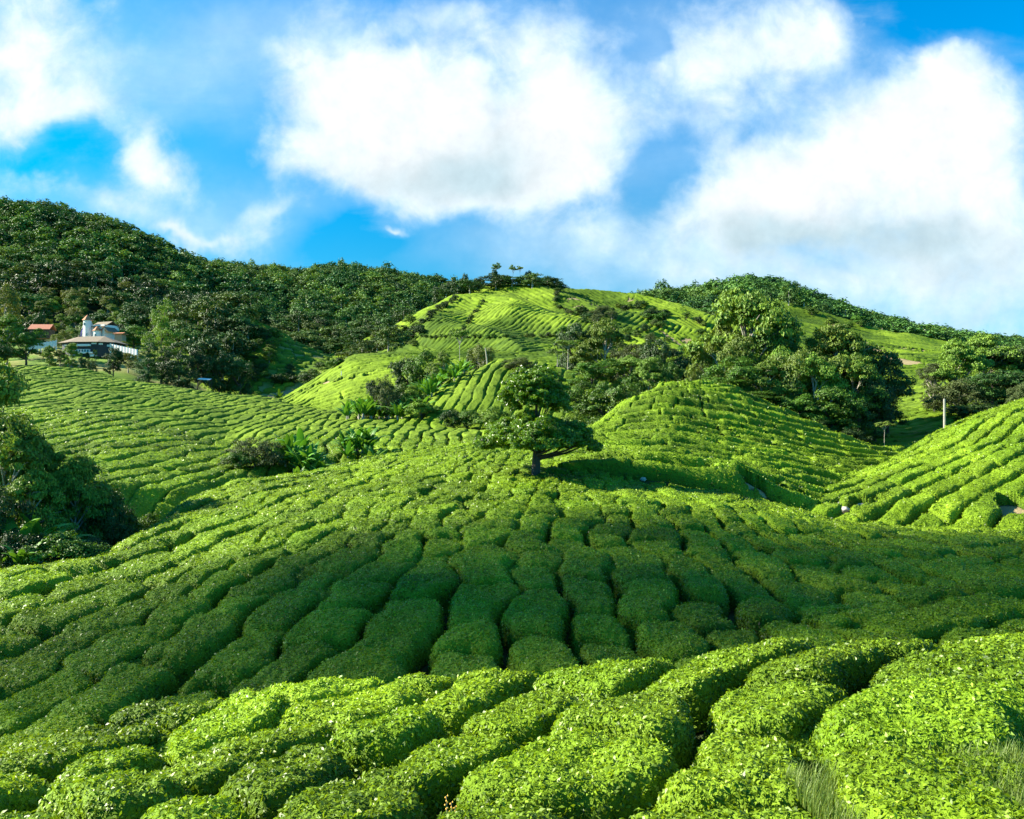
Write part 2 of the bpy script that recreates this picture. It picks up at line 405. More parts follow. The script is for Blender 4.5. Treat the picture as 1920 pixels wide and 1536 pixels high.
o = link('terrain', mesh_np('terrain', V, [(0, 1, 2, 3)], [M_GROUND], None, {'grass': np.ones(4), 'wood': np.zeros(4), 'soil': np.zeros(4)})); tag(o, kind='structure')

# ------------------------------------------------------------------ tea rows: a clipped hedge surface cut into bushes
fu = np.concatenate([np.arange(-1.3, -.70, .006), np.arange(-.70, .70, .0012), np.arange(.70, 1.3, .006)])
fv = np.arange(math.log(3.6), math.log(470), .0021)
fy = np.exp(fv)
Uf = np.repeat(fu[:, None], len(fv), 1); Vf = np.repeat(fv[None, :], len(fu), 0)
Yf = np.exp(Vf); Xf = Uf*Yf
Zf = blerp(BZ, Uf, Vf)
If = BI[np.clip(np.round((Uf-U0)/DU).astype(int), 0, BI.shape[0]-1), np.clip(np.round((Vf-V0)/DV).astype(int), 0, BI.shape[1]-1)]
ROWS = {  # layer: (mode, p1, p2, row width, bush length, joints kept, gap)
 'A': ('dir', 64, 0, 1.6, 1.9, .97, .075), 'A2': ('dir', 24, 0, 1.5, 2.6, .8, .12),
 'B': ('fan', (5., 88.), 62., 1.85, 2.5, .95, .085), 'D': ('ring', (21., 96.), 0, 2.15, 8., .5, .18),
 'E': ('dir', 36, 0, 1.65, 4.5, .6, .12), 'C': ('dir', 93, 0, 1.75, 7., .5, .11), 'K': ('dir', 20, 0, 3.0, 3.5, .9, .3),
 'G': ('dir', 15, 0, 2.0, 9., .5, .12), 'F': ('dir', 80, 0, 1.9, 8., .5, .12), 'I': ('dir', 62, 0, 2.3, 12., .5, .26),
 'R': ('dir', 20, 0, 2.6, 30., .2, .12), 'N': ('dir', 12, 0, 1.8, 6., .6, .12)}
MERGE = {'A': .12, 'A2': -.1, 'B': .0, 'D': -.35, 'E': -.05, 'C': .05, 'I': .0, 'G': .15, 'F': .15, 'R': .5, 'N': .2}
PR = np.zeros(Xf.shape, np.float32); ID = np.full(Xf.shape, -1, np.int64); TN = np.zeros(Xf.shape, np.float32)
for i, nme in enumerate(NAMES):
    if nme not in ROWS: continue
    m = If == i
    if not m.any(): continue
    x = Xf[m]; y = Yf[m]; mode, p1, p2, b, a, keep, gap = ROWS[nme]
    wa = .42 if nme in ('A', 'A2', 'B') else .13
    wb = 1. if nme in ('A', 'A2', 'B', 'C') else .45
    wx = x+fbm(x/9, y/9, i, 2)*wb+fbm(x/1.9, y/1.9, i+40, 3)*wa
    wy = y+fbm(x/9, y/9, i+7, 2)*wb+fbm(x/1.9, y/1.9, i+47, 3)*wa
    if mode == 'dir':
        th = math.radians(p1); s = wx*math.cos(th)+wy*math.sin(th); t = -wx*math.sin(th)+wy*math.cos(th)
        if nme in ('I', 'G'): # fields of differently turned rows
            f2 = fbm(x/60, y/60, 5, 1) > 0
            th = math.radians(p1+55); s = np.where(f2, wx*math.cos(th)+wy*math.sin(th), s); t = np.where(f2, -wx*math.sin(th)+wy*math.cos(th), t)
    elif mode == 'fan':
        dx = wx-p1[0]; dy = p1[1]-wy; s = np.hypot(dx, dy); t = np.arctan2(dx, dy)*p2
    else:
        dx = wx-p1[0]; dy = wy-p1[1]; t = np.hypot(dx*.6, dy)+fbm(x/5, y/5, 71, 2)*.35; s = np.arctan2(dx, dy)*40
    tt = t/b; row = np.floor(tt); ft = tt-row
    ss = s/a+hsh(row, row*0, i+3)*7
    c = np.floor(ss); f = ss-c
    o0 = .45*hsh(row, c, i+9); sh = f < o0; c = np.where(sh, c-1, c)
    lo = c+.45*hsh(row, c, i+9); hi = c+1+.45*hsh(row, c+1, i+9)
    dl = (ss-lo)*a; dh = (hi-ss)*a
    kl = hsh(row, c, i+21) < keep; kh = hsh(row, c+1, i+21) < keep
    dl = np.where(kl, dl, dl+.10+.15*hsh(row, c, 2)); dh = np.where(kh, dh, dh+.10+.15*hsh(row, c+1, 2))
    dt = np.minimum(ft, 1-ft)*b
    ds = np.minimum(dl, dh)
    d = -np.log(np.exp(-dt*6)+np.exp(-ds*6))/6
    gp = gap*(1+.8*vnoise(x/2.1, y/2.1, 77))
    d = d-gp
    w = .175*b*np.clip(y/150, 1, 1.6)
    q = np.clip(d/w, 0, 1); pr = (1-(1-q)**2.7)**(1/2.2)*(1-.03*(2*ft-1)**2)
    mg = np.clip((fbm(x/3.2, y/3.2, i+60, 2)+MERGE.get(nme, 0)+(np.clip((y-35)/10, 0, 1)*(.75*(dt < ds)+.25)+np.clip((-2-x)/8, 0, 1)*np.clip((y-24)/8, 0, 1)*.4 if nme == 'B' else 0))*1.6, 0, 1)
    pr = np.where(mg > 0, 1-(1-pr)*(1-.72*mg), pr)
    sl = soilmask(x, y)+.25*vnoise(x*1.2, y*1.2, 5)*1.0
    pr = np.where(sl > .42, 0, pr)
    if nme == 'D': pr = np.where((y < 49.7) & (x < 18), 0, pr)
    if nme == 'K': pr = np.where(hsh(row, c, 6) > .75, 0, pr)
    hgt = (.85+.3*hsh(row, c, 31))*L[nme][1]*1.12*(1+(.42*(2*ft-1) if nme == 'D' else 0))
    pr2 = pr*hgt
    PR[m] = pr2
    uid = (i*4000+(row+2000)).astype(np.int64)*8000+(c+4000).astype(np.int64)
    ID[m] = np.where(pr2 > 0, uid, -1)
    TN[m] = hsh(row, c, 51)+(np.clip(fbm(x/40, y/55, 8, 2)*6, -1, 1)*1.1 if nme in ('I', 'G', 'R') else 0)
# canopy roughness
rough = fbm(Xf*1.15, Yf*1.15, 91, 3)*.085+fbm(Xf*6, Yf*6, 95, 2)*.03*np.clip(60/Yf, .3, 1)
Zs = Zf+PR+np.where(PR > 0, rough*np.clip(PR/.5, 0, 1), 0)
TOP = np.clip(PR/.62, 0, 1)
# seen from about here (with a margin) - nothing is built on the far sides of the hills
el = Zs/Yf
run = np.maximum.accumulate(el, axis=1)
vis = (el > run-.03) | (Yf < 60)
nu, nv = Xf.shape
vid = np.arange(nu*nv).reshape(nu, nv)
quad_ids = np.stack([ID[:-1, :-1], ID[1:, :-1], ID[1:, 1:], ID[:-1, 1:]], -1)
quad_pr = np.stack([PR[:-1, :-1], PR[1:, :-1], PR[1:, 1:], PR[:-1, 1:]], -1)
am = quad_pr.argmax(-1)
fid = np.take_along_axis(quad_ids, am[..., None], -1)[..., 0]
fid = np.where(vis[:-1, :-1], fid, -1)
del quad_ids, quad_pr, am
# leaves: positions on the grid faces, density by area and distance
keepf = (fid >= 0) & (Yf[:-1, :-1] < 95) & ((np.abs(Uf[:-1, :-1]) < .72) | ((Yf[:-1, :-1] < 17) & (np.abs(Uf[:-1, :-1]) < 1.25)))
ii, jj = np.nonzero(keepf)
P00 = np.stack([Xf[ii, jj], Yf[ii, jj], Zs[ii, jj]], -1); e1 = np.stack([Xf[ii+1, jj], Yf[ii+1, jj], Zs[ii+1, jj]], -1)-P00
e2 = np.stack([Xf[ii, jj+1], Yf[ii, jj+1], Zs[ii, jj+1]], -1)-P00
NR = np.cross(e1, e2); AR = np.linalg.norm(NR, axis=1)
Yc = P00[:, 1]
LL = np.interp(Yc, [6, 10, 25, 50, 95], [.052, .056, .078, .12, .19])
DEN = np.interp(Yc, [6, 14, 25, 50, 95], [4.2, 4.0, 2.5, 1.4, .8])/LL**2
cnt = rng.poisson(AR*DEN)
rep = np.repeat(np.arange(len(ii)), cnt); nl = len(rep)
Pl = P00[rep]+e1[rep]*rng.random((nl, 1))+e2[rep]*rng.random((nl, 1))
Nl = NR[rep]/AR[rep][:, None]
lz = LL[rep]*(.45+1.0*rng.random(nl)**1.4)
Pl = Pl+Nl*(lz*rng.uniform(-.2, .55, nl))[:, None]
Nn = Nl+rng.normal(size=(nl, 3))*.8+np.array([0, 0, .25])
Lid = fid[ii, jj][rep]
tl = TN[ii, jj][rep]; tp = TOP[ii, jj][rep]
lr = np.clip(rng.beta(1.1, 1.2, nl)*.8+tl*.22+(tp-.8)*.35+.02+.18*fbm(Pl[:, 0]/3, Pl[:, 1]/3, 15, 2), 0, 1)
LV, LQ = leafgeo(Pl, Nn, lz, .46, .10)
LV = LV.reshape(nl, 4, 3)
print('tea leaves', nl)
del P00, e1, e2, NR
# which bushes show largest
fi, fj = np.nonzero(fid >= 0)
fx = Xf[fi, fj]; fyy = Yf[fi, fj]
sx = fx/fyy
proj = np.abs(el[fi, np.minimum(fj+1, nv-1)]-el[fi, fj])*np.abs(Uf[fi+1, fj]-Uf[fi, fj])
infr = (np.abs(sx) < .655) & (el[fi, fj] >= run[fi, fj]-.002)
allid = fid[fi, fj]
uids, inv = np.unique(allid, return_inverse=True)
area = np.bincount(inv, weights=proj*infr)
order = np.argsort(-area)[:300]
big = np.zeros(len(uids), bool); big[order] = True
SV = np.stack([Xf, Yf, Zs], -1).reshape(-1, 3)
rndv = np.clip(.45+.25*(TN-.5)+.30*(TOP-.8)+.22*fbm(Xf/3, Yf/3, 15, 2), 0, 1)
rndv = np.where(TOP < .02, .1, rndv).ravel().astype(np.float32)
def quadsof(sel):
    a = fi[sel]; b = fj[sel]
    return np.stack([vid[a, b], vid[a+1, b], vid[a+1, b+1], vid[a, b+1]], -1)
# individual bushes
so = np.argsort(inv, kind='stable'); starts = np.searchsorted(inv[so], np.arange(len(uids)+1))
lo_ = np.argsort(Lid, kind='stable'); Ls_ = Lid[lo_]
TEALAB = {'A': 'clipped tea bush with bright glossy leaves on the near sunlit slope', 'A2': 'clipped tea bush on the low hump behind the near slope',
          'B': 'clipped tea bush on the broad slope below the lone tree', 'E': 'clipped tea bush on the sunlit mound past the sandy track',
          'D': 'clipped tea bush on the terraced mound beside the lone tree', 'C': 'clipped tea bush in the long rows of the wide field'}
TEAGRP = {'A': 'tea bushes on the near slope', 'A2': 'tea bushes on the low hump', 'B': 'tea bushes below the lone tree', 'E': 'tea bushes past the sandy track',
          'D': 'tea bushes on the terraced mound', 'C': 'tea bushes in the wide field'}
for k in order:
    sel = so[starts[k]:starts[k+1]]
    if len(sel) < 12: big[k] = False; continue
    q = quadsof(sel); uq, iq = np.unique(q, return_inverse=True)
    V = SV[uq]; q = iq.reshape(q.shape); r = rndv[uq]
    a, b = np.searchsorted(Ls_, uids[k]), np.searchsorted(Ls_, uids[k], 'right')
    li = lo_[a:b]; cen = np.array([V[:, 0].mean(), V[:, 1].mean(), V[:, 2].min()])
    V2 = LV[li].reshape(-1, 3); q2 = np.arange(len(V2)).reshape(-1, 4)+len(V)
    mi = np.concatenate([np.zeros(len(q)), np.ones(len(q2))])
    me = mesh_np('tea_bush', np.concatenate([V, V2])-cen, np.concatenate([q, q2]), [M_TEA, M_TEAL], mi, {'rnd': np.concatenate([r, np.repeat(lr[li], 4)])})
    nm = NAMES[int(uids[k]//8000//4000)]
    lab = TEALAB.get(nm, 'clipped tea bush in rows on the slope'); g_ = TEAGRP.get(nm, 'tea bushes in rows')
    d_ = 'near' if cen[1] < 9.5 else ''
    tag(link('tea_bush', me, loc=cen), lab, 'tea bush', g_)
bigset = uids[big]
for (nm, msk, mt, lab) in (('tea_bushes', ~big[inv], None, 'clipped rows of tea bushes covering the farther slopes'),):
    sel = np.nonzero(msk)[0]; q = quadsof(sel); uq, iq = np.unique(q, return_inverse=True)
    farf = (fyy[sel] > 95).astype(int)*2
    V = SV[uq]; q = iq.reshape(q.shape)
    lm = ~np.isin(Lid, bigset); V2 = LV[lm].reshape(-1, 3); q2 = np.arange(len(V2)).reshape(-1, 4)+len(V)
    mi = np.concatenate([farf, np.ones(len(q2))])
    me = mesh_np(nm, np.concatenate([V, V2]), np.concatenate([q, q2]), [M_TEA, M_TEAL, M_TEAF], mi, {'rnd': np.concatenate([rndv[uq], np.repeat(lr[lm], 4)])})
    tag(link(nm, me), lab, 'tea bushes', None, 'stuff')
print('tea faces', len(fi), 'bushes', len(uids))
del SV, LV, Pl, Nn, Xf, Yf, Zs, Zf, PR, ID, TN, TOP, rough, el, run, Uf, Vf, If

# ------------------------------------------------------------------ trees
def crown(blobs, n, leaf, seed, sub=12, subr=.36, up=-.35, asp=.6, flat=1.0):
    r = np.random.default_rng(seed)
    A = np.array([(b[3]*b[4]+b[3]*b[5]) for b in blobs]); A = A/A.sum()
    Ps, Ns, R = [], [], []
    for b, w in zip(blobs, A):
        cc = np.array(b[:3]); rr = np.array(b[3:6])
        m = max(5, int(sub*(.6+.8*r.random())))
        d = r.normal(size=(m*3, 3)); d /= np.linalg.norm(d, axis=1, keepdims=True); d = d[d[:, 2] > up][:m]
        sc = cc+d*rr*.78*(.85+.3*r.random((len(d), 1)))
        sr = rr*subr*(.7+.7*r.random((len(d), 1)))
        k = int(n*w/len(d))+1
        for c2, s2 in zip(sc, sr):
            dd = r.normal(size=(k, 3)); dd /= np.linalg.norm(dd, axis=1, keepdims=True)
            dd[:, 2] = np.where(dd[:, 2] < -.3, -dd[:, 2]*.6, dd[:, 2])
            rad = r.uniform(.55, 1.12, (k, 1))
            Ps.append(c2+dd*s2*rad); o = (c2-cc)/rr; o = o/max(np.linalg.norm(o), 1e-6)
            Ns.append(dd*.8+o*.35+r.normal(size=(k, 3))*.42+np.array([0, 0, .2]))
            R.append(np.clip(r.normal(.5, .2, k)+(r.random()-.5)*.35, 0, 1))
    P = np.concatenate(Ps); N = np.concatenate(Ns); R = np.concatenate(R)
    V, Qd = leafgeo(P, N, leaf*(.7+.6*r.random(len(P))), asp, .1)
    return V, Qd, np.repeat(R, 4)
def limbs(mb, blobs, base, top, r0, seed, n=7, mi=0):
    r = random.Random(seed)
    base = np.array(base, float); top = np.array(top, float)
    T = [base+(top-base)*t+np.array([r.uniform(-1, 1), r.uniform(-1, 1), 0])*r0*.35*math.sin(t*3.1) for t in np.linspace(0, 1, 7)]
    T[0] = base-np.array([0, 0, .25*r0*4])
    mb.tube(T, [r0*(1.35 if k == 0 else 1.08 if k == 1 else 1-.1*k) for k in range(7)], n+2, mi)
    for b in blobs:
        e = np.array(b[:3]); hz = math.hypot(e[0]-top[0], e[1]-top[1])
        t = min(max((e[2]-hz*.7-base[2])/max(top[2]-base[2], 1e-6), .32), 1.0); s0 = base+(top-base)*t
        md = s0*.5+e*.5+np.array([0, 0, -.12*hz+.04])+np.array([r.uniform(-1, 1), r.uniform(-1, 1), 0])*r0*.4
        mb.tube([s0, s0*.75+md*.25+np.array([0, 0, -.02*hz]), md, md*.4+e*.6], [r0*.5, r0*.42, r0*.3, r0*.12], n-1, mi)
        for q in range(2):
            e2 = e+np.array([r.uniform(-1, 1)*b[3], r.uniform(-1, 1)*b[4], r.uniform(-.2, .6)*b[5]])*.7
            mb.tube([md, (md+e2)/2+np.array([0, 0, .03]), e2], [r0*.22, r0*.15, r0*.05], 4, mi)

# unit prototypes: height 1, half-width about .5
def proto(kind, seed, n, leaf, up=-.35):
    r = random.Random(seed); B = []
    if kind == 'round':
        B = [(0, 0, .66, .34, .34, .28), (0, 0, .36, .28, .28, .2)]
        for k in range(9):
            a = k*2.4+r.random(); q = r.uniform(.20, .34); B.append((math.cos(a)*q, math.sin(a)*q, r.uniform(.22, .78), r.uniform(.16, .23), r.uniform(.16, .23), r.uniform(.12, .18)))
        tr = (.030, .55)
    elif kind == 'airy':
        for k in range(26):
            a = k*2.4+r.random(); q = r.uniform(.05, .36); z = 1.0-q*.7+r.uniform(-.16, .0)
            if k > 11: z = r.uniform(.16, .72); q = r.uniform(.10, .38)
            B.append((math.cos(a)*q, math.sin(a)*q, z-.08, r.uniform(.14, .22), r.uniform(.14, .22), r.uniform(.08, .13)))
        tr = (.022, .6)
    elif kind == 'column':
        for k in range(9):
            z = .14+.76*k/8; w = .36*math.sin(min(1, (k+1.6)/4.2)*1.57)*(1-.55*max(0, (k-4)/4)); a = k*2.4
            B.append((math.cos(a)*.13, math.sin(a)*.13, z, w, w, .13))
        tr = (.03, .7)
    elif kind == 'tall':
        for k in range(6):
            a = k*2.4; B.append((math.cos(a)*.2, math.sin(a)*.2, r.uniform(.68, .92), r.uniform(.16, .26), r.uniform(.16, .26), r.uniform(.05, .09)))
        tr = (.018, .8)
    elif kind == 'bush':
        for k in range(8):
            a = k*2.4; q = .26*(k > 1); B.append((math.cos(a)*q, math.sin(a)*q, r.uniform(.3, .7)-(q > 0)*.12, .24, .24, .26))
        tr = (.02, .35)
    mb = MB(); V, Qd, R = crown(B, n, leaf, seed, 11 if kind != 'tall' else 7, .38, up)
    limbs(mb, B, (0, 0, 0), (r.uniform(-.03, .03), 0, tr[1]), tr[0], seed, 6)
    return (V, Qd, R, mb)
def proto_pair(kind, seed, n, leaf, lm, bm, nm):
    V, Qd, R, mb = proto(kind, seed, n, leaf)
    return (mesh_np('crown_'+nm, V, Qd, [lm], None, {'rnd': R}, False), mb.build('trunk_'+nm, bm, True))
PT = {
 'round': [proto_pair('round', s, 14000, .030, M_L1, M_BARK, 'a') for s in (1, 2)],
 'olive': [proto_pair('airy', s, 24000, .027, M_L2, M_BARKP, 'b') for s in (3, 4, 9)],
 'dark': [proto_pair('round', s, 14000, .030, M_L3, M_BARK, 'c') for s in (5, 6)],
 'column': [proto_pair('column', s, 9000, .028, M_L3, M_BARK, 'd') for s in (7, 8)],
 'colo': [proto_pair('column', s, 9000, .028, M_L2, M_BARK, 'e') for s in (17,)],
 'yellow': [proto_pair('round', 11, 8000, .030, M_L4, M_BARKP, 'f')],
 'grey': [proto_pair('airy', 12, 12000, .024, M_L5, M_BARKP, 'g'), proto_pair('bush', 13, 8000, .032, M_L5, M_BARKP, 'g2')],
 'tall': [proto_pair('tall', 14, 3500, .030, M_L1, M_BARKP, 'h'), proto_pair('tall', 15, 3500, .030, M_L2, M_BARKP, 'h2')],
 'bush': [proto_pair('bush', 16, 7000, .040, M_L1, M_BARK, 'i'), proto_pair('bush', 18, 7000, .040, M_L2, M_BARK, 'i2')],
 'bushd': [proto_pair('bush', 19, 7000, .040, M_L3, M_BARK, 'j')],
}
_k = [0]
def tree(px, top, Y, wpx, kind, label, cat='tree', group=None, base=None):
    _k[0] += 1; r = random.Random(_k[0])
    u = (px-CX)/FPX; x = u*Y; z = float(H(x, Y)); zt = zpy(top, Y)
    if base is not None: z = min(z, zpy(base, Y)) if abs(z-zpy(base, Y)) < 1 else z
    h = max(zt-z, .8)+.05; w = wpx/FPX*Y*1.2
    cm, tm = PT[kind][_k[0] % len(PT[kind])]
    o = link(('bush' if kind in ('bush', 'bushd') else 'tree'), None, loc=(x, Y, z-.05), rot=(0, 0, r.uniform(0, 6.28)), sc=(w, w, h))
    tag(o, label, cat, group)
    link('trunk', tm, o); link('crown', cm, o)
    return o
# the lone tree
def lone_tree():
    x, y, z = hit(1004, 886, .0, 40); y = 48.; x = (1004-CX)/FPX*y; z = float(H(x, y))
    s = y/FPX
    zb = z
    def P(px, py, dy=0.): return ((px-1004)*s, dy, zpy(py, y)-zb)
    B = []
    r = random.Random(5)
    def ring(py, rx, n, br, bz, ph=0, jit=.15):
        for k in range(n):
            a = ph+2*math.pi*k/n+r.uniform(-jit, jit); B.append((math.cos(a)*rx, math.sin(a)*rx*.95, P(0, py)[2]+r.uniform(-.12, .12), br*r.uniform(.85, 1.15), br*r.uniform(.85, 1.15), bz*r.uniform(.85, 1.15)))
    def shell(n, pc, rx, rz, br, lo, x0=0.):
        for k in range(n):
            ph = k*2.39996; t = lo+(1-lo)*((k+.5)/n); q = math.sqrt(max(0, 1-t*t)); jr = r.uniform(.82, 1.08); b_ = br*r.uniform(.75, 1.25)
            B.append((x0+math.cos(ph)*q*rx*jr, math.sin(ph)*q*rx*.95*jr, P(0, pc)[2]+t*rz*jr, b_, b_, b_*.78))
    shell(50, 840, 3.1, 1.7, .66, .0, .22); shell(12, 838, 1.9, 1.0, .7, -.05)
    shell(28, 748, 1.65, 1.4, .6, -.4, -.08); shell(8, 748, .9, .8, .65, -.5, -.1)
    for (px, py, br) in [(914,840,.42),(1112,842,.42),(1095,815,.6),(1010,697,.5),(955,735,.5),(1048,745,.55)]: B.append((*P(px, py), br, br, br*.8))
    root = link('lone_tree', None, loc=(x, y, z))
    tag(root, 'lone two-tiered tree with dark glossy leaves standing on the tea slope', 'tree')
    V, Qd, R = crown(B, 125000, .15, 5, 14, .36, -.45, .5)
    link('crown', mesh_np('lone_tree_crown', V, Qd, [M_HERO], None, {'rnd': R}, False), root)
    mb = MB()
    top = np.array(P(1006, 735))
    T = [(0, 0, -.4), (.0, 0, .15), (.02, 0, .6), (.03, 0, 1.1), (.05, 0, 2.0), (.05, .05, 3.4), tuple(top)]
    mb.tube(T, [.36, .29, .26, .27, .2, .13, .04], 14)
    for q_, b in enumerate(B):
        e = np.array(b[:3])
        if q_ % 5: continue
        e = e+np.array([0, 0, .25]); zz = max(1.25, e[2]*.62); s0 = np.array([.03, 0, zz])
        md = s0*.45+e*.55+np.array([0, 0, -.15]); rr = .11 if e[2] < 3 else .06
        mb.tube([s0, s0*.7+md*.3, md, e], [rr, rr*.8, rr*.55, rr*.15], 6)
    link('trunk', mb.build('lone_tree_trunk', M_BARK, True), root)
lone_tree()

_old = tree
def tree(px, top, Y, wpx, kind, *a, **k):
    return _old(px, top-(8 if kind == 'olive' else 3), Y, wpx, kind, *a, **k)
RC = 'trees in the grove beside the terraced mound'
for a in [
 (1385,625,108,100,'olive','olive tree filling the flank under the tallest grove tree'),
 (1440,612,111,110,'round','leafy green tree between the two tallest olive trees'),
 (1530,632,109,90,'olive','olive tree joining the tall trees to the broad dome'),
 (1600,655,103,110,'olive','olive tree on the front of the broad dome'),
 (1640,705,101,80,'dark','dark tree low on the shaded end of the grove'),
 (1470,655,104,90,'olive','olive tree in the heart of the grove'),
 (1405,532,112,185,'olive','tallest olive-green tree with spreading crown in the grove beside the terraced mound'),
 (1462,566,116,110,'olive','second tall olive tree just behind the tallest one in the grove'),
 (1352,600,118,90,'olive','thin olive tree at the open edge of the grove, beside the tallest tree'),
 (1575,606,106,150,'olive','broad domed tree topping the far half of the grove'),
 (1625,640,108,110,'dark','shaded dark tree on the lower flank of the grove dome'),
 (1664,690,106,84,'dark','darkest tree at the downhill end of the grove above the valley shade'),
 (1485,640,101,85,'yellow','light yellow-green tree in the middle of the grove'),
 (1440,672,100,95,'olive','olive tree in front of the tallest tree, mid-height in the grove'),
 (1530,668,100,100,'olive','olive tree between the yellow-green tree and the broad dome'),
 (1375,668,101,110,'round','round green tree at the foot of the tallest grove tree'),
 (1345,705,99,85,'round','low round green tree at the near uphill end of the grove'),
 (1415,735,97,95,'round','leafy green tree low on the front of the grove'),
 (1490,728,97,90,'round','full green tree low in the middle of the grove front'),
 (1560,725,97,100,'round','spreading green tree low in front of the broad dome'),
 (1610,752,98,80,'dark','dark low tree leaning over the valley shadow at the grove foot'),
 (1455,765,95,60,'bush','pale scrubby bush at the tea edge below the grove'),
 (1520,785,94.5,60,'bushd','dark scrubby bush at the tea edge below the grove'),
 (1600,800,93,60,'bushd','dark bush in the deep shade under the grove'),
 (1658,792,93.5,36,'tall','small pale-trunked tree standing alone at the grove foot'),
 ]: tree(*a[:4], a[4], a[5], 'bush' if 'bush' in a[4] else 'tree', RC)
RE = 'trees above the utility pole'
for a in [
 (1795,633,120,100,'olive','tall olive tree directly above the concrete pole'),
 (1845,630,126,110,'olive','high-crowned tree next to the one above the pole'),
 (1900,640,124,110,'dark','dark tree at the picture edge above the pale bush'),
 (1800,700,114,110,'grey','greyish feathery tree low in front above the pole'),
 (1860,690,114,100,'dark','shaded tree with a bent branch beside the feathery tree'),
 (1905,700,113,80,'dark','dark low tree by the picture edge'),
 (1752,665,121,56,'grey','small pinkish-grey airy tree on the tea slope'),
 (1815,755,109,60,'bushd','dark glossy bush beside the concrete pole'),
 (1850,755,108,50,'bushd','dark bush at the foot of the shaded trees'),
 (1918,708,84,50,'grey','pale twiggy bush at the edge above the sandy track')]: tree(*a[:4], a[4], a[5], 'bush' if 'bush' in a[4] or 'bush' in a[5] else 'tree', RE)
MC = 'trees in the gully behind the lone tree'
for a in [
 (1085,598,168,75,'dark','dark tree at the upper corner of the gully wood'),
 (1065,640,152,56,'tall','slender pale-trunked tree left of the gully wood'),
 (1045,652,150,44,'tall','thin white-stemmed tree nearest the small mound'),
 (1135,605,162,105,'olive','airy grey-green tree high in the gully wood'),
 (1180,625,156,80,'grey','twiggy grey tree in the middle of the gully wood'),
 (1238,630,150,76,'dark','dark round tree in the gully wood'),
 (1275,655,150,80,'dark','low dark tree beside the dark round one'),
 (1310,640,152,60,'round','green tree between the dark round one and the grove'),
 (1180,668,136,90,'olive','olive tree in front of the twiggy grey tree'),
 (1110,672,134,84,'round','green tree below the pale-trunked ones'),
 (1215,672,132,60,'olive','small olive tree at the terraced mound edge'),
 (1150,700,112,110,'round','full round tree beside the terraced mound'),
 (1095,715,116,84,'round','green tree peeping from behind the lone tree'),
 (1185,715,112,60,'bush','bush at the shoulder of the terraced mound'),
 (1300,668,128,30,'yellow','small yellow-green conical tree above the terraced mound'),
 (1075,755,103,60,'bush','bush directly behind the lone tree crown'),
 (1120,765,101,50,'bush','bush at the base of the full round tree'),
 (1250,660,134,56,'round','bushy tree above the terraced mound summit'),
 (1340,655,140,70,'olive','olive tree closing the gap before the grove')]: tree(*a[:4], a[4], a[5], 'bush' if 'bush' in a[4] else 'tree', MC)
ML = 'trees around the small mound'
for a in [
 (862,618,152,42,'tall','tallest bare-trunked tree above the banana plants'),
 (905,640,158,50,'yellow','bright green tree beside the tallest bare trunk'),
 (888,640,162,50,'bushd','dark bush between the bare trunk and the bright tree'),
 (800,655,156,80,'round','bushy green tree above the banana plants'),
 (765,668,160,60,'dark','dark tree at the top of the banana slope'),
 (830,665,150,50,'olive','olive tree beside the tallest bare trunk'),
 (725,690,128,48,'grey','grey-brown drooping tree among the banana plants'),
 (700,708,132,36,'dark','small dark tree at the top of the banana patch'),
 (790,742,121,60,'bush','rounded yellow-green bush below the banana patch'),
 (755,700,134,50,'bush','green bush inside the banana slope'),
 (775,715,130,46,'bush','low green bush above the rounded bush'),
 (880,758,114,66,'bush','low scrub bush at the foot of the small mound'),
 (920,752,113,70,'bush','scrub bush left of the lone tree crown'),
 (850,764,114,44,'bushd','dark low scrub bush at the mound foot'),
 (975,668,140,60,'grey','grey twiggy tree on the small mound top'),
 (1020,690,130,60,'round','green tree behind the lone tree top')]: tree(*a[:4], a[4], a[5], 'bush' if 'bush' in a[4] else 'tree', ML)
# gully bush
tree(478, 812, 77, 104, 'grey', 'grey-brown twiggy bush in the hollow between two tea slopes', 'bush')
tree(450, 835, 76, 60, 'bush', 'low green bush in the hollow by the twiggy one', 'bush')
tree(590, 850, 79, 50, 'bush', 'green bush between the two banana clumps in the hollow', 'bush')
tree(625, 860, 79, 46, 'bush', 'low leafy bush beside the far banana clump', 'bush')
# left edge
LE = 'trees at the shaded left edge'
for a in [
 (-40,668,44,230,'olive','tall leaning olive tree cut by the picture edge'),
 (10,760,40,190,'olive','feathery olive tree over the shaded gully'),
 (75,800,41,110,'olive','light-topped tree with layered leaf sprays by the gully'),
 (165,865,44,150,'round','green-topped tree leaning over the gully shadow'),
 (140,850,41,110,'olive','shaded tree standing in the gully shade'),
 (60,870,38,130,'olive','shadowy tree under the layered leaf sprays'),
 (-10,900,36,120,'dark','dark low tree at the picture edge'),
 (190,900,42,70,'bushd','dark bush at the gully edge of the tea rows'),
 (235,935,47,70,'bushd','dark low bush added for the shade where the gully meets the tea rows'),  # this and the next two bushes are added to darken the tree shadow area
 (285,940,50,60,'bush','green low bush added for the shade at the far end of the gully'),
 (215,965,41,60,'bushd','dark bush added for the shade on the near lip of the gully'),
 (118,975,34.5,125,'bush','sunlit rounded bush at the near tea edge'),
 (30,985,34,80,'bushd','dark bush behind the banana plant in the gully'),
 (175,1000,37,60,'bushd','shaded bush behind the sunlit rounded bush')]: tree(*a[:4], a[4], a[5], 'bush' if 'bush' in a[4] else 'tree', LE)
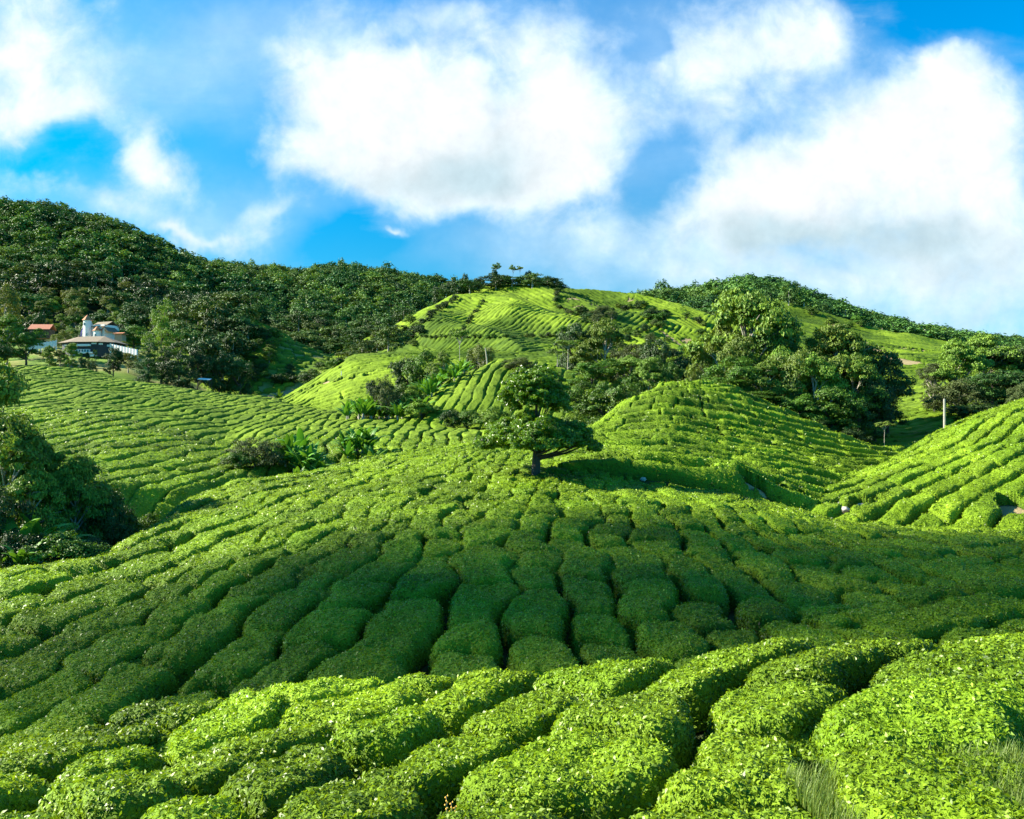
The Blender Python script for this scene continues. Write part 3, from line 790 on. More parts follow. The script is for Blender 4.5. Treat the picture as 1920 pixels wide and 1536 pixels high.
# around the houses
HE = 'trees around the houses'
for a in [
 (302,568,222,60,'colo','tall olive column tree just beyond the houses'),
 (278,640,208,46,'column','dark column tree in front of the olive column tree'),
 (335,640,208,66,'column','broad dark column tree by the tea field corner'),
 (312,655,212,40,'column','dark slim tree between the two broader columns'),
 (212,652,212,36,'dark','dark rounded tree on the lawn edge'),
 (410,652,224,50,'dark','dark tree behind the white-roofed shed'),
 (370,655,226,44,'dark','dark narrow tree left of the white-roofed shed'),
 (450,668,226,56,'dark','dark tree at the valley floor beyond the shed'),
 (5,520,240,64,'yellow','yellowish tall tree at the picture edge over the houses'),
 (12,590,226,76,'olive','olive tree below the yellowish one'),
 (48,612,224,52,'round','green tree beside the red-roofed shed'),
 (-5,640,214,50,'dark','dark tree at the end of the white wall'),
 (92,652,214,26,'olive','small garden tree on the lawn nearest the white wall'),
 (112,652,216,24,'grey','pale small garden tree on the lawn'),
 (133,648,214,28,'olive','two-stemmed garden tree before the black house'),
 (152,668,208,14,'dark','tiny dark garden tree on the lawn'),
 (170,670,210,22,'grey','thin garden tree on the pale lawn'),
 (240,660,224,30,'yellow','bright garden tree beyond the black house'),
 (225,640,262,30,'yellow','yellow-green tree behind the white wall end'),
 (250,612,280,56,'round','leafy tree behind the little salmon hut'),
 (105,625,268,22,'yellow','yellow garden tree between shed and white house'),
 (122,618,272,24,'yellow','yellow garden tree touching the white house'),
 (178,655,238,9,'yellow','round topiary bush in front of the black house'),
 (163,660,238,9,'bushd','dark topiary bush in front of the black house'),
 (80,660,240,20,'round','low garden tree by the white wall')]: tree(*a[:4], a[4], a[5], 'bush' if 'bush' in a[4] else 'tree', HE)
# ridge and skyline trees on the central hill
for a in [
 (930,489,404,20,'tall','tallest tree on the central ridge against the sky'),(925,507,400,17,'dark','dark tree under the tallest ridge tree'),
 (962,495,404,18,'tall','umbrella-shaped ridge tree next to the tallest one'),(975,502,404,16,'tall','third small tree along the central ridge'),
 (990,507,404,14,'dark','dark ridge tree at the end of the tall ones'),(870,514,400,17,'dark','ridge tree where the forest meets the central hill'),
 (846,521,400,17,'dark','ridge tree at the dip of the skyline'),(900,520,400,20,'dark','dense ridge tree before the tall ones'),
 (950,519,402,18,'dark','dense ridge tree between the tall ones'),(1010,523,404,20,'dark','dense ridge tree sloping down the ridge'),
 (1030,530,404,16,'dark','last dense tree on the central ridge'),(975,521,400,18,'dark','dense low tree below the umbrella-shaped one'),
 (825,530,400,30,'dark','low dense tree at the skyline dip'),(885,530,392,30,'dark','dense tree just under the central ridge')]: tree(*a[:4], a[4], a[5], 'tree', 'trees along the central ridge')

# scattered scrub on the back hills: countable bushes, alike
r_ = random.Random(3)
def scatter_bush(poly, n, wpx, kinds_, ymin, label, group, hf=.8):
    for _ in range(n):
        px = r_.uniform(poly[0], poly[2]); py = r_.uniform(poly[1], poly[3])
        x, y, z = hit(px, py, .5, ymin)
        w = r_.uniform(*wpx)
        tree(CX+x/y*FPX, HZ-(z+w/FPX*y*hf)/y*FPX, y, w, r_.choice(kinds_), label, 'bush', group)
scatter_bush((1050,590,1320,665), 46, (12,28), ['bush','round','bushd','grey'], 170, 'scrubby bush on the back hill above the gully wood', 'bushes on the back hill')
scatter_bush((1170,572,1250,600), 10, (14,22), ['bush','bushd'], 200, 'bush on the saddle near the top of the back hill', 'bushes on the saddle')
scatter_bush((450,690,640,725), 26, (16,30), ['bush','bushd','dark'], 200, 'dark bush at the valley end below the forest', 'bushes at the valley end')
scatter_bush((700,600,790,650), 16, (14,26), ['bushd','bush'], 230, 'bush at the foot of the central hill', 'bushes at the central hill foot')
scatter_bush((1500,590,1620,620), 8, (14,24), ['round','bush'], 300, 'bush at the top of the far meadow', 'bushes on the far meadow')
def bushline(pts_, n, w, kinds_, ymin, label, group):
    for k in range(n):
        t = k/(n-1)*(len(pts_)-1); i = min(int(t), len(pts_)-2); f = t-i
        px = pts_[i][0]*(1-f)+pts_[i+1][0]*f+r_.uniform(-3, 3); py = pts_[i][1]*(1-f)+pts_[i+1][1]*f+r_.uniform(-2, 2)
        x, y, z = hit(px, py, .5, ymin); ww = r_.uniform(*w)
        tree(CX+x/y*FPX, HZ-(z+ww/FPX*y*.7)/y*FPX, y, ww, r_.choice(kinds_), label, 'bush', group)
bushline([(908,566),(888,592),(868,618)], 10, (7,12), ['bush','bushd'], 230, 'small bush along the path down the central hill', 'bushes along the hill path')
bushline([(780,636),(850,632),(940,634),(1040,632)], 24, (7,14), ['bushd','bush','round'], 230, 'small bush in the hedge line across the foot of the central hill', 'bushes in the hedge line')
bushline([(1048,548),(1040,575),(1075,592),(1130,588),(1180,575)], 22, (8,16), ['bushd','bush','round','grey'], 230, 'bush in the winding crease high on the central hill', 'bushes in the hill crease')
bushline([(765,640),(790,610),(815,588),(850,565)], 16, (10,18), ['bushd','dark'], 230, 'dark bush on the left shoulder of the central hill', 'bushes on the left shoulder')
scatter_bush((400,600,520,680), 26, (16,34), ['dark','round','olive'], 230, 'tree on the spur below the forest', 'trees on the spur')
scatter_bush((45,565,240,625), 42, (20,36), ['round','yellow','bush','yellow','olive'], 285, 'light green tree at the forest edge above the houses', 'trees above the houses', 1.1)

# ------------------------------------------------------------------ forest
def forest_tree(seed, n, leaf):
    r = random.Random(seed); B = [(0, 0, .62, .32, .32, .33), (0, 0, .3, .34, .34, .25)]
    for k in range(7):
        a = k*2.4+r.random(); q = r.uniform(.16, .32); B.append((math.cos(a)*q, math.sin(a)*q, r.uniform(.22, .8), r.uniform(.16, .24), r.uniform(.16, .24), r.uniform(.12, .2)))
    V, Qd, R = crown(B, n, leaf, seed, 6, .48, -.1, .75)
    mb = MB(); mb.tube([(0, 0, -.1), (.01, 0, .3), (0, .01, .7)], [.03, .024, .012], 5); 
    nt_ = len(mb.v[0]); 
    Vt = mb.v[0]; Qt = mb.q[0]
    return np.concatenate([V, Vt]), np.concatenate([Qd, Qt+len(V)]), np.concatenate([R, np.full(nt_, .4)]), np.concatenate([np.zeros(len(Qd)), np.ones(len(Qt))])
FP = [forest_tree(s, 1300, .062) for s in (31, 32, 33, 34)]
FPL = [forest_tree(s, 480, .095) for s in (41, 42, 43)]
FME = []
for (v, q, r, mi) in FP:
    qc = q[mi == 0]; qt = q[mi == 1]; nc = qc.max()+1
    tm_ = mesh_np('forest_trunk', v[nc:], qt-nc, [M_BARKP], None, {'rnd': r[nc:]}, True)
    for m_ in (M_FOR, M_FOR, M_L3, M_FORL): FME.append((mesh_np('forest_crown', v[:nc], qc, [m_], None, {'rnd': r[:nc]}, False), tm_))
pts = []
for (x0, x1, y0, y1, sp) in ((-420, 130, 255, 600, 8.4), (30, 420, 300, 620, 9.5)):
    for gx in np.arange(x0, x1, sp):
        for gy in np.arange(y0, y1, sp):
            x = gx+r_.uniform(-.5, .5)*sp; y = gy+r_.uniform(-.5, .5)*sp
            if abs(x/y) > .74: continue
            l = lay(x, y)
            px = CX+x/y*FPX
            ok = l in ('J', 'M') or (l == 'K' and px < 470) or (l == '' and y > 225)
            if l == 'I': ok = (y > 372 and px < 1045 and px > 835) or (px < 760 and r_.random() < .6)
            if l == 'R': ok = y > 432 and r_.random() < .8
            if l in('J','') and y < 300 and px < 260: ok = y > 286
            pyb = HZ-float(H(x, y))/y*FPX
            if 40 < px < 240 and 560 < pyb < 640 and fbm(x/14, y/14, 8, 2) > -.35: ok = False
            if ok: pts.append((x, y, float(H(x, y)), sp))
pts = np.array(pts)
# keep only those that can be seen
el_ = []
for (x, y, z, sp) in pts:
    yy = yg[(yg < y-6) & (yg > 20)]; zz = H(x/y*yy, yy)
    el_.append((z+10)/y > (zz/yy).max()-.004)
pts = pts[np.array(el_)]
pts = pts[np.argsort(pts[:, 1])]
print('forest', len(pts))
SVs, SQs, SRs, SMs = [], [], [], []; off = 0; cnt_i = 0
for k, (x, y, z, sp) in enumerate(pts):
    s = sp*r_.choice((.95, 1.2, 1.4, 1.7, 2.1))*r_.uniform(.9, 1.15); h = r_.uniform(6.5, 9)+s*.22*(1.25 if r_.random() < .08 else 1); a = r_.uniform(0, 6.28)
    if r_.random() < .05: h *= 1.35; s *= .8
    if lay(x, y) == 'I': h *= .55; s *= .8
    if abs(x/y) < .65 and cnt_i < 290:
        o = link('forest_tree', None, loc=(x, y, z-.3), rot=(0, 0, a), sc=(s, s, h)); fq = fbm(x/28, y/40, 61, 2)+r_.uniform(-.5, .5); cm, tm = FME[r_.randrange(4)*4+(3 if fq > .35 else 2 if fq < -.35 else r_.randrange(2))]; link('crown', cm, o); link('trunk', tm, o)
        tag(o, 'rounded jungle tree in the forest on the dark hillside', 'tree', 'forest trees on the dark hillside'); cnt_i += 1
        continue
    v, q, r, mi = FPL[k % 3] if y > 430 else FP[k % 4]
    ca, sa = math.cos(a), math.sin(a)
    W = np.stack([(v[:, 0]*ca-v[:, 1]*sa)*s+x, (v[:, 0]*sa+v[:, 1]*ca)*s+y, v[:, 2]*h+z-.3], -1)
    tv = r_.uniform(-.4, .5)
    SVs.append(W.astype(np.float32)); SQs.append(q+off); SRs.append(np.clip(r+tv, 0, 1)); SMs.append(np.where(mi == 1, 1, 2*(fbm(x/28, y/40, 61, 2)+r_.uniform(-.5, .5) > .3))); off += len(v)
me = mesh_np('forest', np.concatenate(SVs), np.concatenate(SQs), [M_FOR, M_BARKP, M_FORL], np.concatenate(SMs), {'rnd': np.concatenate(SRs)}, False)
tag(link('forest', me), 'dense dark green forest covering the far hills', 'forest', None, 'stuff')

# ------------------------------------------------------------------ banana plants
def banana(seed, nlf=9, Lf=2.3):
    r = random.Random(seed); st = MB(); st.tube([(0, 0, -.2), (0, 0, .5), (.05, 0, 1.2)], [.16, .13, .08], 7)
    lv = MB()
    for k in range(nlf):
        a = k*2.4+r.uniform(-.3, .3); el0 = r.uniform(.75, 1.4); n = 8; l = Lf*r.uniform(.75, 1.15); dr = r.uniform(.5, 1.5)
        p = np.array([0, 0, 1.0+.1*r.random()]); V = []
        for i in range(n+1):
            t = i/n; e = el0-dr*t*t*1.2
            w = .30*math.sin(math.pi*min(1, t*.93+.05))**.6*(1.1-.3*t) if t > .12 else .03
            d = np.array([math.cos(a)*math.cos(e), math.sin(a)*math.cos(e), math.sin(e)])
            sd = np.array([-math.sin(a), math.cos(a), 0]); upv = np.cross(sd, d)*-1
            j = r.uniform(.8, 1.1)
            V += [p+sd*w*j+upv*w*.35*-1, p, p-sd*w*j+upv*w*.35*-1]
            p = p+d*l/n
        Qd = []
        for i in range(n):
            b = i*3; Qd += [(b, b+1, b+4, b+3), (b+1, b+2, b+5, b+4)]
        lv.add(V, Qd, 0, r.uniform(.2, 1))
    return st.build('banana_stem', M_BARKP, True), lv.build('banana_leaves', M_BAN, True)
BP = [banana(s) for s in (1, 2, 3, 4)]
def ban(px, py, Y, hm, label, group, z=None):
    x = (px-CX)/FPX*Y; zz = float(H(x, Y)) if z is None else z; s = hm/3.0
    o = link('banana_plant', None, loc=(x, Y, zz), rot=(r_.uniform(-.12, .12), r_.uniform(-.12, .12), r_.uniform(0, 6.28)), sc=(s, s, s))
    a, b = BP[r_.randrange(4)]; link('stem', a, o); link('leaves', b, o); tag(o, label, 'banana plant', group)
for _ in range(80):
    px = r_.uniform(640, 800); py = r_.uniform(712, 775)
    if py < 775-(px-640)*.62 and px < 700: pass
    if py < 785-(px-600)*.55: continue
    Y = 120+(778-py)*.42
    ban(px, py, Y, r_.uniform(2.6, 4.2), 'banana plant in the dense patch below the small mound', 'banana plants below the small mound')
for _ in range(26):
    px = r_.uniform(790, 880); ban(px, 700, 131+(px-790)*.12+r_.uniform(-3, 6), r_.uniform(2.4, 4.2), 'banana plant on the bank up towards the bare-trunked tree', 'banana plants on the bank')
for _ in range(16): ban(r_.uniform(515, 620), 870, r_.uniform(75, 82), r_.uniform(2.6, 3.8), 'banana plant beside the twiggy bush in the hollow', 'banana plants by the twiggy bush')
for _ in range(13): ban(r_.uniform(645, 715), 850, r_.uniform(82, 87), r_.uniform(2.4, 3.6), 'banana plant in the farther clump of the hollow', 'banana plants in the farther clump')
for _ in range(22):
    px = r_.uniform(520, 610); ban(px, 705, r_.uniform(225, 245), r_.uniform(3.5, 5), 'banana plant at the valley end behind the white trucks', 'banana plants behind the trucks')
for _ in range(10): ban(r_.uniform(1075, 1130), 780, r_.uniform(88, 94), r_.uniform(2.2, 3.2), 'banana plant between the lone tree and the terraced mound', 'banana plants by the terraced mound')
for (px, Y, h, lb) in [(25, 35.5, 3.6, 'banana plant with drooping sunlit leaves in the shaded gully'), (75, 36.5, 3.2, 'banana plant leaning out of the shaded gully'), (40, 33.5, 1.9, 'young banana plant at the near tea edge'), (5, 33.8, 1.7, 'young banana plant cut by the picture edge'), (100, 41, 4, 'banana plant half hidden under the gully trees')]:
    ban(px, 0, Y, h, lb, 'banana plants in the shaded gully')

# ------------------------------------------------------------------ buildings
def part(root, name, mb, m): return link(name, mb.build(name, m), root)
def gable(mb, x0, x1, y0, y1, z, h, axis='x', ov=.4):
    if axis == 'x':
        ym = (y0+y1)/2; a = [(x0-ov, y0-ov, z), (x1+ov, y0-ov, z), (x1+ov, ym, z+h), (x0-ov, ym, z+h)]; b = [(x1+ov, y1+ov, z), (x0-ov, y1+ov, z), (x0-ov, ym, z+h), (x1+ov, ym, z+h)]
    else:
        xm = (x0+x1)/2; a = [(x0-ov, y1+ov, z), (x0-ov, y0-ov, z), (xm, y0-ov, z+h), (xm, y1+ov, z+h)]; b = [(x1+ov, y0-ov, z), (x1+ov, y1+ov, z), (xm, y1+ov, z+h), (xm, y0-ov, z+h)]
    for q in (a, b):
        lo = [(p[0], p[1], p[2]-.15) for p in q]
        mb.add(q+lo, [(0, 1, 2, 3), (7, 6, 5, 4), (0, 4, 5, 1), (1, 5, 6, 2), (2, 6, 7, 3), (3, 7, 4, 0)])
def bld(name, px, Y, rot, label, cat='house', z=None):
    x = (px-CX)/FPX*Y
    return tag(link(name, None, loc=(x, Y, float(H(x, Y)) if z is None else z), rot=(0, 0, rot)), label, cat)
# black timber house, front face bent in three facets
Yb = 250.; s = Yb/FPX
zb = zpy(662, Yb)
b = bld('timber_house', 156, Yb, -.08, 'long black timber house with bent front and brown hipped roof', z=zb)
W1, W2 = 9.1*1., 4.2
poly = [(-8.6, 2.2), (-4.2, 0), (4.6, 0), (8.6, 2.4), (8.4, 8.5), (-8.4, 8.5)]
mb = MB(); mb.prism(poly, -1.2, 3.5); part(b, 'wall', mb, M_BLACK)
mb = MB()
ov = [(p[0]*1.09, p[1]-(.8 if p[1] < 5 else -.8), 3.45) for p in poly]; rd = [(-4.4, 4.6, 5.7), (4.0, 4.6, 5.7)]
mb.add(ov+rd, [(0, 1, 6, 6), (1, 2, 7, 6), (2, 3, 7, 7), (3, 4, 7, 7), (4, 5, 6, 7), (5, 0, 6, 6)])
mb.add([(p[0], p[1], 3.3) for p in ov]+ov, [(i, (i+1) % 6, 6+(i+1) % 6, 6+i) for i in range(6)])
mb.tube([(-4.4, 4.6, 5.65), (-4.4, 4.6, 6.3)], [.5, .05], 4)
part(b, 'roof', mb, M_ROOFB)
mb = MB(); mb.box(-2.6, 2.4, -.7, -.02, 2.1, 2.75); part(b, 'balcony', mb, M_WHITE)
mb = MB(); mb.box(-3.9, 4.3, -1.0, -.03, -.2, .25); mb.box(-2.4, 2.2, -.7, -.03, .25, 1.15); mb.box(-3.9, -2.4, -1.2, -.05, -1.2, -.6); mb.box(2.6, 4.4, -1.3, -.05, -1.2, -.6); part(b, 'terrace', mb, M_WHITE)
for (x0, x1, z0) in ((-4.0, -2.8, 2.75), (2.5, 4.2, 2.75)):
    mb = MB(); mb.box(x0, x1, -.06, .05, z0, z0+.5); w = part(b, 'window', mb, M_WHITE)
def onface(p, q, t0, t1, z0, z1, name, m):
    d = (q[0]-p[0], q[1]-p[1]); l_ = math.hypot(*d); nx, ny = d[1]/l_, -d[0]/l_
    A = (p[0]+d[0]*t0+nx*.05, p[1]+d[1]*t0+ny*.05); B_ = (p[0]+d[0]*t1+nx*.05, p[1]+d[1]*t1+ny*.05)
    mb = MB(); mb.prism([A, B_, (B_[0]-nx*.1, B_[1]-ny*.1), (A[0]-nx*.1, A[1]-ny*.1)], z0, z1); part(b, name, mb, m)
onface(poly[0], poly[1], .2, .58, 2.3, 2.8, 'window', M_WHITE); onface(poly[0], poly[1], .86, .96, 2.5, 3.0, 'window', M_WHITE)
onface(poly[2], poly[3], .05, .3, 2.6, 3.1, 'window', M_WHITE); onface(poly[2], poly[3], .55, .95, 2.1, 2.7, 'window', M_WHITE); onface(poly[2], poly[3], .6, .9, -.9, -.2, 'window', M_WHITE)
for k in range(5):
    mb = MB(); mb.box(-2.1+k*.9, -1.5+k*.9, -.75, -.68, .3, 1.0); part(b, 'window', mb, M_GLASS)
# white turreted house
Yw = 272.; zb = zpy(634, Yw)
b = bld('white_house', 160, Yw, -.38, 'white half-timbered house with two orange-capped turrets behind the black house', z=zb)
def oct_(cx, cy, r, n=8): return [(cx+r*math.cos(2*math.pi*(k+.5)/n), cy+r*math.sin(2*math.pi*(k+.5)/n)) for k in range(n)]
mb = MB(); mb.box(-4.0, 6.2, 2.0, 8, -1.5, 4.6)
mb.add([(-4, 1.99, 4.6), (1.0, 1.99, 4.6), (-.6, 1.99, 6.8), (-.6, 1.99, 6.8)], [(0, 1, 2, 3)]); part(b, 'wall', mb, M_WHITE)
mb = MB(); mb.prism(oct_(-.8, 1.2, 1.35), -1.5, 6.3); part(b, 'turret', mb, M_WHITE)
mb = MB(); o8 = oct_(-.8, 1.2, 1.75); mb.add([(p[0], p[1], 6.2) for p in o8]+[(-.8, 1.2, 8.2)], [(i, (i+1) % 8, 8, 8) for i in range(8)]); part(b, 'turret_roof', mb, M_ROOFO)
mb = MB(); mb.prism(oct_(4.2, .9, 1.25), -1.5, 2.4); part(b, 'turret', mb, M_WHITE)
mb = MB(); o8 = oct_(4.2, .9, 1.65); mb.add([(p[0], p[1], 2.35) for p in o8]+[(4.2, .9, 4.1)], [(i, (i+1) % 8, 8, 8) for i in range(8)]); part(b, 'turret_roof', mb, M_ROOFO)
mb = MB(); gable(mb, .2, 6.2, 2.0, 8, 4.0, 2.0, 'x'); gable(mb, 4.4, 8.0, 1.8, 6, 2.2, 1.6, 'y', .3); part(b, 'roof', mb, M_ROOFB)
mb = MB(); mb.add([(-4.25, 1.8, -1.0), (-4.25, 1.8, 2.2), (-1.6, 1.8, 6.2), (-1.9, 1.8, 6.4), (-4.6, 1.8, 2.4), (-4.6, 1.8, -1.0)][:4]+[(-4.6, 1.8, 2.4), (-4.6, 1.8, -1.0)], [(0, 5, 4, 1), (1, 4, 3, 2)]); part(b, 'trim', mb, M_BLUE)
for (x0, z0) in ((1.0, 1.2), (2.2, 1.2), (-.9, 4.4), (.3, .8), (4.3, .3), (1.2, 3.0)):
    yy = {True: 1.93, False: -.2}[x0 > .9 and x0 < 4]
    if x0 == 4.3: yy = -.33
    mb = MB(); mb.box(x0, x0+.55, yy, yy+.12, z0, z0+.9); part(b, 'window', mb, M_GLASS)
# red-roofed shed
b = bld('shed', 72, 275, .05, 'low shed with rusty red roof among garden trees', 'shed', zpy(626, 275))
mb = MB(); mb.box(-3.3, 3.3, 0, 4, -1.5, 1.6); part(b, 'wall', mb, M_BARK)
mb = MB(); gable(mb, -3.3, 3.3, 0, 4, 1.6, 1.9, 'x', .4); part(b, 'roof', mb, M_ROOFR)
b = bld('hut', 221, 268, -.1, 'little salmon hut with flat orange roof beside the white house', 'hut', zpy(634, 268))
mb = MB(); mb.box(-1.4, 1.2, 0, 2.5, -1.5, 1.3); part(b, 'wall', mb, M_SALMON)
mb = MB(); mb.box(-1.9, 1.9, -.5, 3, 1.3, 1.55); mb.quad((-1.9, -.5, 1.56), (1.9, -.5, 1.56), (1.6, 1.3, 2.0), (-1.3, 1.3, 2.0)); part(b, 'roof', mb, M_ROOFO)
# white garden walls with posts
def gwall(x0p, x1p, y0p, y1p, Y0, Y1, label, rails):
    A = np.array([(x0p-CX)/FPX*Y0, Y0, zpy(y0p, Y0)]); B_ = np.array([(x1p-CX)/FPX*Y1, Y1, zpy(y1p, Y1)])
    root = tag(link('garden_wall', None, loc=A), label, 'wall')
    d = B_-A; n = 9; pn = MB(); h = 1.7
    for k in range(n):
        p = d*k/n; q = d*(k+1)/n
        for sgn in (0, .2): pn.quad((p[0], p[1]+sgn, p[2]-.9), (q[0], q[1]+sgn, q[2]-.9), (q[0], q[1]+sgn, q[2]+h*.5), (p[0], p[1]+sgn, p[2]+h*.5))
        pn.quad((p[0], p[1], p[2]+h*.5), (q[0], q[1], q[2]+h*.5), (q[0], q[1]+.2, q[2]+h*.5), (p[0], p[1]+.2, p[2]+h*.5))
    part(root, 'panel', pn, M_WHITE if not rails else M_STEEL)
    for k in range(n+1):
        p = d*k/n; m_ = MB(); m_.box(p[0]-.12, p[0]+.12, p[1]-.08, p[1]+.28, p[2]-2, p[2]+h*.5+.15); part(root, 'post', m_, M_WHITE)
gwall(52, 104, 652, 644, 246, 250, 'white garden wall running up to the black house', False)
gwall(206, 256, 650, 661, 250, 244, 'pale slatted garden wall descending beyond the black house', True)
# shed roof in the trees
b = bld('lean_to', 381, 205, 0, 'small open lean-to with white sheet roof under dark trees', 'shed', zpy(722, 205))
mb = MB(); mb.quad((-1.6, 0, 1.5), (1.6, 0, 1.3), (1.6, 1.6, 1.7), (-1.6, 1.6, 1.9)); mb.quad((-1.6, 0, 1.42), (1.6, 0, 1.22), (1.6, 0, 1.3), (-1.6, 0, 1.5)); part(b, 'roof', mb, M_WHITE)
for sx in (-1.5, 1.5):
    for sy in (.05, 1.5): mb = MB(); mb.box(sx-.05, sx+.05, sy-.05, sy+.05, -1, 1.35); part(b, 'post', mb, M_BARK)
# two white box trucks and a car at the valley end
def truck(px, Y, rot, label, sc=1.):
    x = (px-CX)/FPX*Y; b = tag(link('truck', None, loc=(x, Y, float(H(x, Y))+.05), rot=(0, 0, rot), sc=(sc,)*3), label, 'truck', 'white trucks at the valley end')
    mb = MB(); mb.box(-1.9, 1.1, -.9, .9, .7, 2.5); part(b, 'cargo_box', mb, M_WHITE)
    mb = MB(); mb.prism([(1.15, -.85), (2.5, -.85), (2.5, .85), (1.15, .85)], .55, 1.35); mb.add([(1.15, -.85, 1.35), (2.4, -.85, 1.35), (1.95, -.8, 2.05), (1.15, -.8, 2.05), (1.15, .85, 1.35), (2.4, .85, 1.35), (1.95, .8, 2.05), (1.15, .8, 2.05)], [(0, 1, 2, 3), (5, 4, 7, 6), (3, 2, 6, 7), (1, 5, 6, 2)]); part(b, 'cab', mb, M_WHITE)
    mb = MB(); mb.quad((2.38, -.7, 1.42), (2.38, .7, 1.42), (2.02, .7, 1.98), (2.02, -.7, 1.98)); part(b, 'windscreen', mb, M_GLASS)
    for wx in (-1.2, 1.8):
        for wy in (-.8, .8): mb = MB(); mb.tube([(wx, wy-.12, .4), (wx, wy+.12, .4)], [.4, .4], 12); mb.add([(wx+.38*math.cos(k*.785), wy+(.12 if wy > 0 else -.12), .4+.38*math.sin(k*.785)) for k in range(8)]+[(wx, wy, .4)], [(k, (k+1) % 8, 8, 8) for k in range(8)]); part(b, 'wheel', mb, M_BLACK)
truck(530, 214, .9, 'white box truck nearer the dark trees at the valley end', .8); truck(545, 218, .9, 'white box truck beside the tea slope at the valley end', .8)
x = (511-CX)/FPX*210; b = tag(link('car', None, loc=(x, 210, float(H(x, 210))+.05), rot=(0, 0, .2), sc=(.8,)*3), 'small white car parked in front of the two trucks', 'car')
mb = MB()
pr_ = [(-2, .35), (-2, .85), (-1.4, .95), (-.9, 1.4), (.5, 1.4), (1.1, .95), (2, .8), (2.05, .35)]
n_ = len(pr_); mb.add([(p[0], -.8, p[1]) for p in pr_]+[(p[0], .8, p[1]) for p in pr_], [(k, (k+1) % n_, n_+(k+1) % n_, n_+k) for k in range(n_)])
for sy in (-.8, .8): mb.add([(p[0], sy, p[1]) for p in pr_], [(0, 1, 6, 7), (1, 2, 5, 6), (2, 3, 4, 5)])
part(b, 'body', mb, M_WHITE)
for wx in (-1.3, 1.25):
    for wy in (-.75, .75): mb = MB(); mb.tube([(wx, wy-.1, .32), (wx, wy, .32), (wx, wy+.1, .32)], [.32, .33, .32], 12); part(b, 'wheel', mb, M_BLACK)
mb = MB(); mb.box(-.85, .5, -.815, -.80, 1.0, 1.32); part(b, 'window', mb, M_GLASS)
# poles
def pole(px, top, Y, r, label, m, cross=False, lean=0.):
    x = (px-CX)/FPX*Y; z = float(H(x, Y)); h = zpy(top, Y)-z
    b = tag(link('utility_pole', None, loc=(x, Y, z)), label, 'pole')
    mb = MB(); mb.tube([(0, 0, -.5), (lean*.5, 0, h*.5), (lean, 0, h), (lean, 0, h+.02)], [r*1.15, r, r*.8, .001], 10); part(b, 'shaft', mb, m)
    if cross:
        for k in (.82, .93): mb = MB(); mb.box(lean-.9, lean+.9, -.06, .06, h*k, h*k+.1); part(b, 'crossarm', mb, m)
pole(1771, 748, 86.5, .14, 'pale concrete utility pole beside the dark glossy bush', M_CONC)
pole(640, 696, 186, .10, 'thin grey utility pole on the bend of the track', M_STEEL)
pole(915, 652, 148, .14, 'slanting bare wooden pole on the small mound', M_BARKP, False, -.5)
# lattice pylon
Yp = 215; x = (1685-CX)/FPX*Yp; z = float(H(x, Yp)); h = zpy(674, Yp)-z
b = tag(link('pylon', None, loc=(x, Yp, z)), 'small white lattice pylon on the crest of the far tea slope', 'pylon')
mb = MB(); w0, w1 = .75, .18
for sx in (-1, 1):
    for sy in (-1, 1): mb.tube([(sx*w0, sy*w0, -.3), (sx*w1, sy*w1, h)], [.09, .06], 5)
for k in range(5):
    a, c = w0+(w1-w0)*k/5, w0+(w1-w0)*(k+1)/5
    for sy in (-1, 1): mb.tube([(-a, sy*a, h*k/5), (c, sy*c, h*(k+1)/5)], [.04, .04], 4); mb.tube([(a, sy*a, h*k/5), (-c, sy*c, h*(k+1)/5)], [.04, .04], 4)
part(b, 'lattice', mb, M_STEEL)
for k in (.6, .85): mb = MB(); mb.box(-1.1, 1.1, -.07, .07, h*k, h*k+.12); part(b, 'crossarm', mb, M_STEEL)

# rocks
def rock(px, py, sz, label, ymin=4, grp=None):
    x, y, z = hit(px, py, .1, ymin); r = np.random.default_rng(int(px)); n = 10; m = 14; V = []
    for i in range(n+1):
        for j in range(m):
            a = math.pi*i/n; t = 2*math.pi*j/m; V.append((math.sin(a)*math.cos(t), math.sin(a)*math.sin(t), math.cos(a)))
    V = np.array(V); d = 1+.22*fbm(V[:, 0]*1.7+px, V[:, 1]*1.7+V[:, 2]*2.3, 3, 3); V = V*d[:, None]*np.array([sz, sz*.8, sz*.65])
    Qd = [(i*m+j, (i+1)*m+j, (i+1)*m+(j+1) % m, i*m+(j+1) % m) for i in range(n) for j in range(m)]
    o = link('rock', mesh_np('rock', V, Qd, [M_ROCK]), loc=(x, y, z+sz*.3)); tag(o, label, 'rock', grp)
rock(1576, 950, .42, 'larger pale boulder on the sandy track in the valley'); rock(1585, 957, .33, 'smaller boulder touching the large one on the sandy track')
rock(1612, 950, .30, 'pale boulder against the tea bushes farther along the track'); rock(1278, 699, .7, 'small white rock on the crest behind the terraced mound', 98); rock(1311, 697, 1.1, 'larger white rock on the crest behind the terraced mound', 98)
rock(1757, 773, .5, 'white stone in the tea near the concrete pole', 90); rock(1206, 903, .2, 'small white stone between the bushes under the dark bank', 40)
rock(1893, 752, .35, 'whitish stone above the sandy bank', 60)

